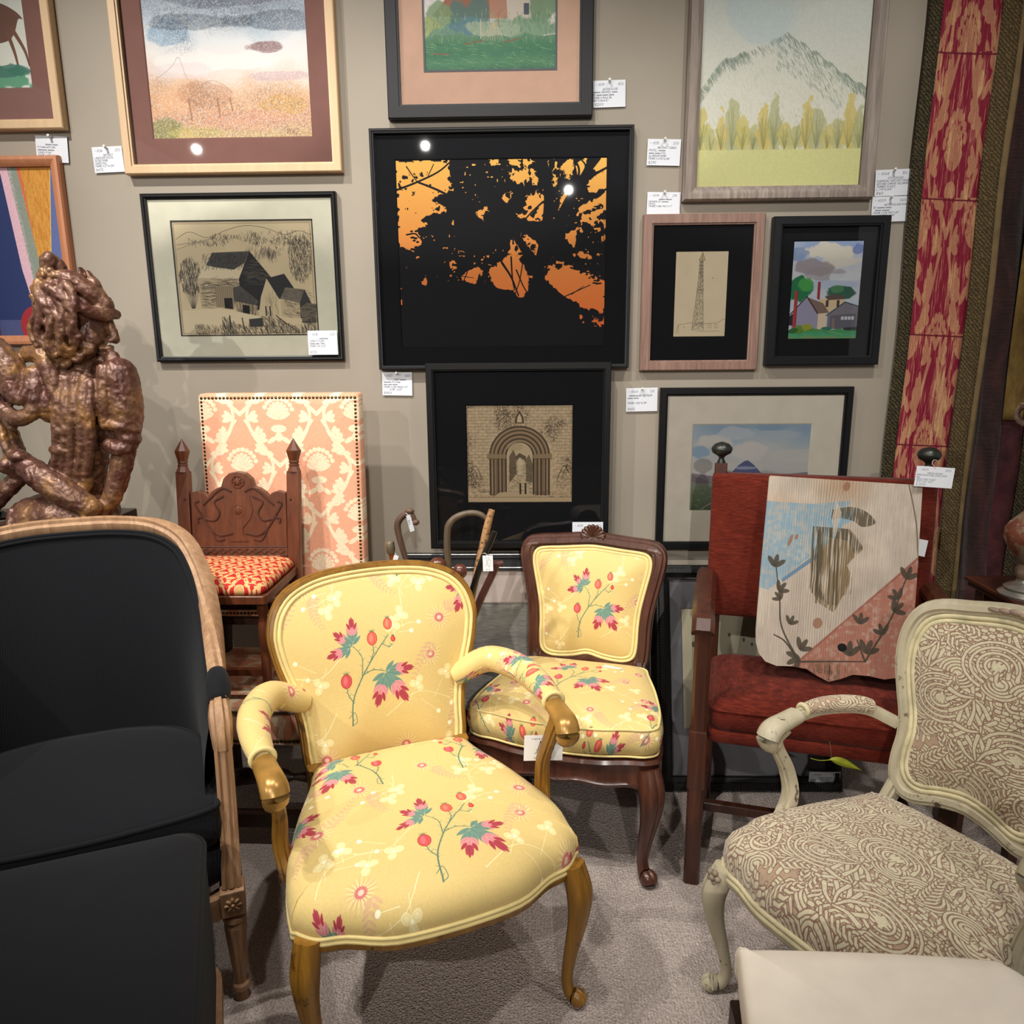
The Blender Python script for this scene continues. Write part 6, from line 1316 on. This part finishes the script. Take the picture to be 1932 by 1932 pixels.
MB().lathe([(.02,.45),(.05,.485),(.066,.492),(.068,.50),(.050,.506),(.012,.508)],24,(0,0,0)).build("drip_pan",SILG,cs,True,50)
# ------------------------------------------------------------------ console table, glass vase and the carved figure
sp=at(130,986,-.28)
cons=thing("console_table","dark wood console table carrying the carved figure behind the bergere","table",(sp[0]-.28,-.25,0))
zt_=sp[2]-.004
MB().prism(rrect(-.42,-.20,.37,.20,.01),zt_-.03,zt_,lambda u,v,d:(u,v,d)).build("top",TBL,cs if False else cons,False,bevel=.003)
MB().box(-.38,-.17,zt_-.14,.38,.17,zt_-.03).build("apron",TBL,cons,False)
for x in (-.36,.36):
    for y in (-.15,.15): MB().box(x-.025,y-.025,0,x+.025,y+.025,zt_-.03).build("leg",TBL,cons,False)
vz=thing("glass_vase","clear glass vase beside the carved figure at the picture's edge","vase",(at(-12,960,-.22)[0],-.22,zt_))
def m_vase():
    t=Nt("clear_vase_glass");t.b.inputs["Transmission Weight"].default_value=1;return t.fin((225,232,228),.05,.5)
vase=MB().lathe([(.045,0),(.05,.01),(.02,.03),(.018,.06),(.05,.09),(.058,.13),(.05,.17),(.03,.19),(.04,.21),(.036,.212),(.024,.19),(.044,.168),(.05,.13),(.043,.095),(.008,.068)],24,(0,0,0)).build("vessel",m_vase(),vz,True,60)
def m_gilt():
    t=Nt("gilded_carved_wood");v=t.co();n=t.noise(v,7,5,.65,.6);n2=t.noise(v,38,5,.7);n3=t.noise(v,16,4)
    c=t.ramp(n,[(.30,(52,27,22)),(.42,(88,53,43)),(.52,(108,76,57)),(.62,(138,98,56)),(.74,(104,72,54))]);c=t.mixc(t.ramp(n2,[(.66,(0,0,0)),(.72,(255,255,255))]),c,(150,120,96));t.bump(n2,.55,.004)
    return t.fin(c,.36,.5,.25)
GW=m_gilt()
stt=thing("carved_figure","gilded carved wood figure of a putto with curly hair, arms broken, facing right","statue",(sp[0],sp[1],zt_))
def statue(t):
    k=.00153;S=lambda px,py,y=0.0:V((px-130+.135*(986-py))*k,y*k,(986-py)*k)
    mb=MB()
    def chain(pts,n=10,rep=5):
        q=spl([tuple(S(a,b,c))+(r*k,) for a,b,c,r in pts],rep);mb.tube([p[:3] for p in q],[max(p[3],.003) for p in q],n,(0,-1,.01));
        mb.ball(S(*pts[0][:3]),pts[0][3]*k,10,8);mb.ball(S(*pts[-1][:3]),pts[-1][3]*k,10,8)
    def bl(px,py,y,rx,ry,rz=None,rot=0):
        R=np.array([[math.cos(rot),0,math.sin(rot)],[0,1,0],[-math.sin(rot),0,math.cos(rot)]]);mb.ball(S(px,py,y),(rx*k,(rz or rx)*k,ry*k),16,12,R)
    # skull and face in profile, looking to the right and down
    bl(142,585,0,52,56,50,.3);bl(168,622,0,34,44,36,.35)
    bl(186,590,0,22,20,30,.3);chain([(196,584,-22,9),(212,588,-8,9),(213,590,10,9)],8,3)            # forehead and brow
    chain([(204,598,0,6),(211,618,0,8),(217,634,0,9)],8,3);bl(211,638,-7,6,5,6)                       # nose
    chain([(196,652,-10,5),(209,651,0,7),(200,652,10,5)],8,3);chain([(196,661,-8,5),(205,661,0,6)],8,3);bl(193,674,0,13,11,15)   # lips, chin
    bl(184,632,-24,15,18,12);bl(172,655,-20,18,16,16);chain([(178,672,0,12),(164,664,-16,16)],8,3)
    # wavy locks falling from the parting to the jaw
    r=np.random.default_rng(5)
    for a in range(15):
        u=a/14;x0=96+u*62;y0=548+10*math.sin(a*1.7);ph=a*1.3;pts=[]
        L=5+int(2*(1-u))
        for q in range(L+1):
            f=q/L;pts.append((x0+9*math.sin(f*7+ph)+f*(26-u*6),y0+f*(118-26*u),-44-8*math.sin(f*3.1)+6*math.sin(ph),8.5-3*f))
        chain(pts,8,3)
    for a in range(9):
        x0=84+a*3;pts=[(x0+8*math.sin(q*1.4+a),560+q*17,-30+a*6,8-q*.6) for q in range(6)];chain(pts,8,3)
    for (x,y,d,rr) in ((96,572,-30,13),(86,590,-14,13),(150,652,-40,13),(166,664,-34,11),(140,672,-30,12),(184,650,-28,9),(120,640,-44,12)):
        chain([(x+rr*math.cos(q)*(1-q/9),y+rr*math.sin(q)*(1-q/9),d-4,5.5) for q in np.linspace(0,6,9)],8,2)
    # cap-like diadem with leaves and the flower topknot
    chain([(92,556,-18,7),(104,545,-38,10),(128,548,-52,10),(156,566,-52,11),(184,584,-40,11),(206,594,-18,11)],10,4)
    chain([(110,530,-24,12),(140,528,-26,16),(172,548,-20,18),(202,572,-8,15)],10,4)
    for (x,y,ro) in ((176,526,.9),(186,536,.9),(196,552,.9),(160,520,.7)): bl(x,y,-8,5,15,10,-ro+.4)
    bl(103,500,-18,15,20,15,.4);bl(116,506,-6,12,20,12,-.5);bl(92,508,-10,8,14,10,.2)
    for q in range(6): bl(112+12*math.cos(q*1.05),524+10*math.sin(q*1.05),-38,7,6,7)
    bl(112,524,-44,6,6,6)
    # neck, hollowed torso with split ridges, shoulders
    chain([(160,672,0,26),(158,700,0,27),(152,730,0,36)]);chain([(150,725,6,52),(156,780,8,54),(152,840,6,48),(140,905,4,54)],14)
    for x,a in ((132,0),(146,.5),(162,1.1),(178,1.7),(192,2.1)): chain([(x,712+6*math.sin(a*3),-34,9),(x+3,760,-46,10),(x+1+4*math.sin(a*4),820,-44,9),(x-6,880,-38,8)],8,3)
    bl(112,752,-34,24,34,22);bl(142,800,-40,20,14,16,.2);bl(140,836,-40,24,12,16,.1)
    bl(226,706,-6,30,38,32);bl(214,672,-2,15,17,15);chain([(208,690,-24,12),(212,740,-30,14),(214,790,-26,12)],8,3);chain([(230,700,-4,31),(238,756,-4,34),(244,800,-6,28)],12)
    chain([(224,790,-26,12),(246,794,-24,14),(262,800,-10,12)],8,3)
    bl(252,818,-10,21,20,22);chain([(222,828,-24,13),(240,836,-28,14),(258,830,-16,12)],8,3);chain([(241,838,-8,22),(236,880,-12,20),(224,930,-18,18),(208,955,-25,16)],12)
    # raised left arm and swags of drapery
    chain([(-40,640,-20,32),(0,655,-24,30),(38,688,-32,28),(54,728,-36,25)],12);chain([(56,660,-8,15),(92,664,-20,18),(118,698,-34,17),(128,756,-40,11)],10)
    chain([(84,700,-30,20),(96,730,-44,16),(92,764,-50,15),(66,776,-54,15),(34,760,-44,14)],10);chain([(56,725,-48,20),(78,742,-56,12),(86,716,-50,10)],8)
    chain([(6,716,-30,11),(24,752,-44,11),(54,790,-50,10)],8);chain([(-10,720,-6,20),(14,790,-14,20),(38,838,-22,19),(52,858,-30,16)],10);chain([(10,770,-26,8),(32,820,-38,9),(46,846,-42,8)],8)
    bl(62,846,-44,19,13,18,.2);bl(36,864,-38,17,17,17);bl(46,880,-30,14,14,14)
    chain([(64,862,-34,22),(108,888,-46,26),(158,918,-50,26),(200,946,-44,21)],12);chain([(90,868,-62,6),(100,884,-70,7),(106,898,-66,6)],8)
    chain([(50,885,-20,18),(28,915,-34,16),(2,945,-38,15)],10);chain([(176,870,-30,9),(182,900,-30,12),(172,925,-30,8)],8)
    # rock base
    bl(130,962,0,96,44,76);bl(85,966,-20,56,38,50);bl(180,972,-10,50,26,50)
    for q in range(9): chain([(50+q*18,950+10*math.sin(q*2),-52,6),(60+q*17,975,-66,9)],8,3)
    o=mb.build("body",GW,t,True,180)
    m=o.modifiers.new("union","REMESH");m.mode='VOXEL';m.voxel_size=.0030;m.use_smooth_shade=True
    m=o.modifiers.new("soften","SMOOTH");m.iterations=5;m.factor=.5
    tx=bpy.data.textures.new("carving","CLOUDS");tx.noise_basis='IMPROVED_PERLIN';tx.noise_scale=.022;tx.noise_depth=4
    m=o.modifiers.new("carve","DISPLACE");m.texture=tx;m.strength=.013;m.mid_level=.5;m.texture_coords='LOCAL'
statue(stt)
# ------------------------------------------------------------------ walking sticks in a stand behind the yellow armchair
RIMC=at(826,1290,-.25);SX,SY=float(RIMC[0]),-.25
std=thing("cane_stand","dark cylindrical stand holding walking sticks behind the yellow armchair","stand",(SX,SY,0))
MB().lathe([(.13,0),(.135,.02),(.125,.04),(.12,.30),(.125,.335),(.115,.335),(.11,.04),(.001,.03)],28,(0,0,0)).build("bucket",DKWOOD,std,True,50)
BARK=wood("brown_bark",(58,40,30),(128,98,74),'z',1,.6,60,.5,0,((176,142,112),.66,40));BIRCH=wood("speckled_bark",(150,104,66),(206,170,120),'z',4,.55,20,.3,0,((80,50,34),.54,90))
EBON=plain("black_lacquer_stick",(20,18,18),.3,.5);REDB=wood("red_brown_stick",(62,30,24),(104,58,46),'z',1,.5,60,.4);KNOBW=wood("polished_knob_wood",(66,32,22),(122,68,46),'z',2,.3,30,.1,.3);AMB=wood("amber_shaft",(110,56,20),(166,96,40),'z',1,.3,40,.1,.3);TAUPE=wood("taupe_crook",(72,60,46),(116,98,74),'z',1,.5,50,.3)
def cane(label,pts,rs,mat,Y=-.25,dx=0.0,dy=0.0,head=None,rep=4):
    """pts: the upper part as seen; the shaft runs on down into the stand"""
    W=[at(a,b,Y) for a,b in pts];e=W[-1]
    foot=V(SX+dx,SY+dy,.045);t=thing("walking_stick",label,"cane",tuple(foot),0,"walking sticks in the stand")
    path=[p-foot for p in spl([tuple(p) for p in W],rep)]+[(e-foot)*.66,(e-foot)*.33,V(0,0,0)]
    n=len(path);q=len(spl([tuple(p) for p in W],rep));R=[float(np.interp(i,np.linspace(0,q-1,len(rs)),rs)) for i in range(q)]+[rs[-1]*.92,rs[-1]*.85,rs[-1]*.75]
    MB().tube(path,R,12,(0,-1,.01)).build("shaft",mat,t,True,70)
    return t,W[0]-foot,[p-foot for p in W]
t,h,_=cane("walking stick with engraved silver cap and amber shaft",[(735,1026),(739,1045),(742,1062)],[.011,.010,.009],AMB,dx=.05)
MB().lathe([(.012,-.03),(.0145,-.02),(.0145,.0),(.013,.006),(.004,.009),(.001,.009)],14,h,(-.1,0,1)).build("silver_cap",plain("chased_silver",(150,140,118),.3,.5,.8,.2),t)
t,h,w_=cane("walking stick with knobbly root handle and mottled bark",[(784,984),(776,972),(766,970),(754,980),(750,996),(758,1030),(768,1062)],[.006,.010,.010,.0105,.0105,.009,.0085],BARK,dx=.06,dy=.02)
mb=MB();mb.ball(w_[2]+V(.012,-.004,.010),(.014,.01,.009));mb.ball(w_[0]+V(.0,0,-.002),(.012,.010,.010));mb.build("root_burl",BARK,t)
cane("taupe walking stick with bent crook handle",[(920,980),(905,970),(885,968),(862,975),(848,988),(844,1005),(844,1040),(848,1085)],[.0075,.009,.0095,.010,.0105,.0105,.0105,.010],TAUPE,-.22,.01,.05)
cane("thick walking stick with pale speckled bark",[(928,962),(920,990),(911,1030),(903,1062)],[.0095,.0115,.0115,.0105],BIRCH,-.24,-.03,.02)
cane("slim black lacquered walking stick",[(933,1003),(924,1025),(908,1062),(886,1130)],[.0085,.009,.0095,.0095],EBON,-.29,-.05,-.03)
t,h,_=cane("red-brown walking stick with a stubby T handle",[(936,1066),(928,1085),(906,1132),(884,1190)],[.011,.0115,.0115,.011],REDB,-.25,-.07,.0)
mb=MB();mb.tube([h+V(-.012,0,.004),h+V(.006,0,.004),h+V(.022,0,.006)],[.012,.012,.0085],12,(0,-1,0));mb.build("handle",REDB,t)
t,h,_=cane("walking stick topped by a large dark round knob",[(826,1066),(825,1090)],[.010,.010],KNOBW,-.30,.02,-.05);MB().ball(h,(.027,.024,.023),18,12).build("knob",KNOBW,t)
t,h,_=cane("walking stick topped by a smaller chestnut knob",[(868,1078),(860,1100)],[.011,.010],KNOBW,-.33,.0,-.07);MB().ball(h+V(0,0,0),(.021,.020,.023),18,12).build("knob",KNOBW,t)
AD=tag_ad()
hang_card("small printed AD tag tied on the black walking stick",at(920,1048,-.305),.030,.048,AD,.05,-.02,cord=[(0,0,0),(-.008,.004,.006),(-.016,.012,.002)])
hang_card("white handwritten tag hanging on the knobbly root stick",at(770,972,-.262),.014,.052,card([(.1,"~~~~~"),(.1,"~~~~"),(.1,"~~~")],40,90,170,False,None),.5,-.22,cord=[(0,0,0),(-.004,.004,.008)])
hang_card("white paper tag wrapped on the silver-capped stick",at(748,1048,-.265),.014,.022,None,.2,.3,cord=[(0,0,0),(-.006,.006,.004)])
hang_card("plain white tag behind the red-brown stick",at(905,1062,-.235),.02,.038,None,.1,.25,cord=[(0,0,0),(.004,.002,.012)])
# tag on the yellow armchair
py_=loc2world(ych,(.33,.22,.63))[1]
hang_card("large printed AD tag tied to the yellow armchair arm",at(1026,1387,py_),.096,.068,AD,.1,.03,cord=[(0,0,0),(.008,-.01,.02),(.004,-.03,.042),(-.006,-.02,.035)])
lt=loc2world(dch,(.10,.33,.503));tg=hang_card("white tag lying on the dark side chair's seat cushion",lt,.06,.035,None,-.4,0,ang=1.35)
# leaf hanging on a thread under the red chair
LP=at(1568,1432,-.64)
lf=thing("leaf","single yellow-green leaf hanging below the red armchair seat","leaf",tuple(LP))
LG=plain("yellow_green_leaf",(150,156,40),.45,.4,var=.15)
def leaf_(u,v):
    x=u*.085;w=.017*math.sin(math.pi*min(1,u**.75))*(1-.25*u);return (x-.004,-.006*math.sin(u*3)+.01*(abs(v-.5))-.004,-.028*u+(v-.5)*2*w*.8+.004*math.sin(u*4))
o=MB().grid(16,6,leaf_).build("blade",LG,lf,True,80);m=o.modifiers.new("thickness","SOLIDIFY");m.thickness=.0008
MB().tube(spl([(-.055,-.004,.004),(-.03,-.004,-.002),(-.002,-.004,.0)],4),.0011,6).build("petiole",LG,lf)
MB().tube([(0,-.002,.001),(-.002,.004,.03),(-.004,.010,.045)],.0004,5).build("thread",plain("thin_thread",(120,120,100),.8),lf)
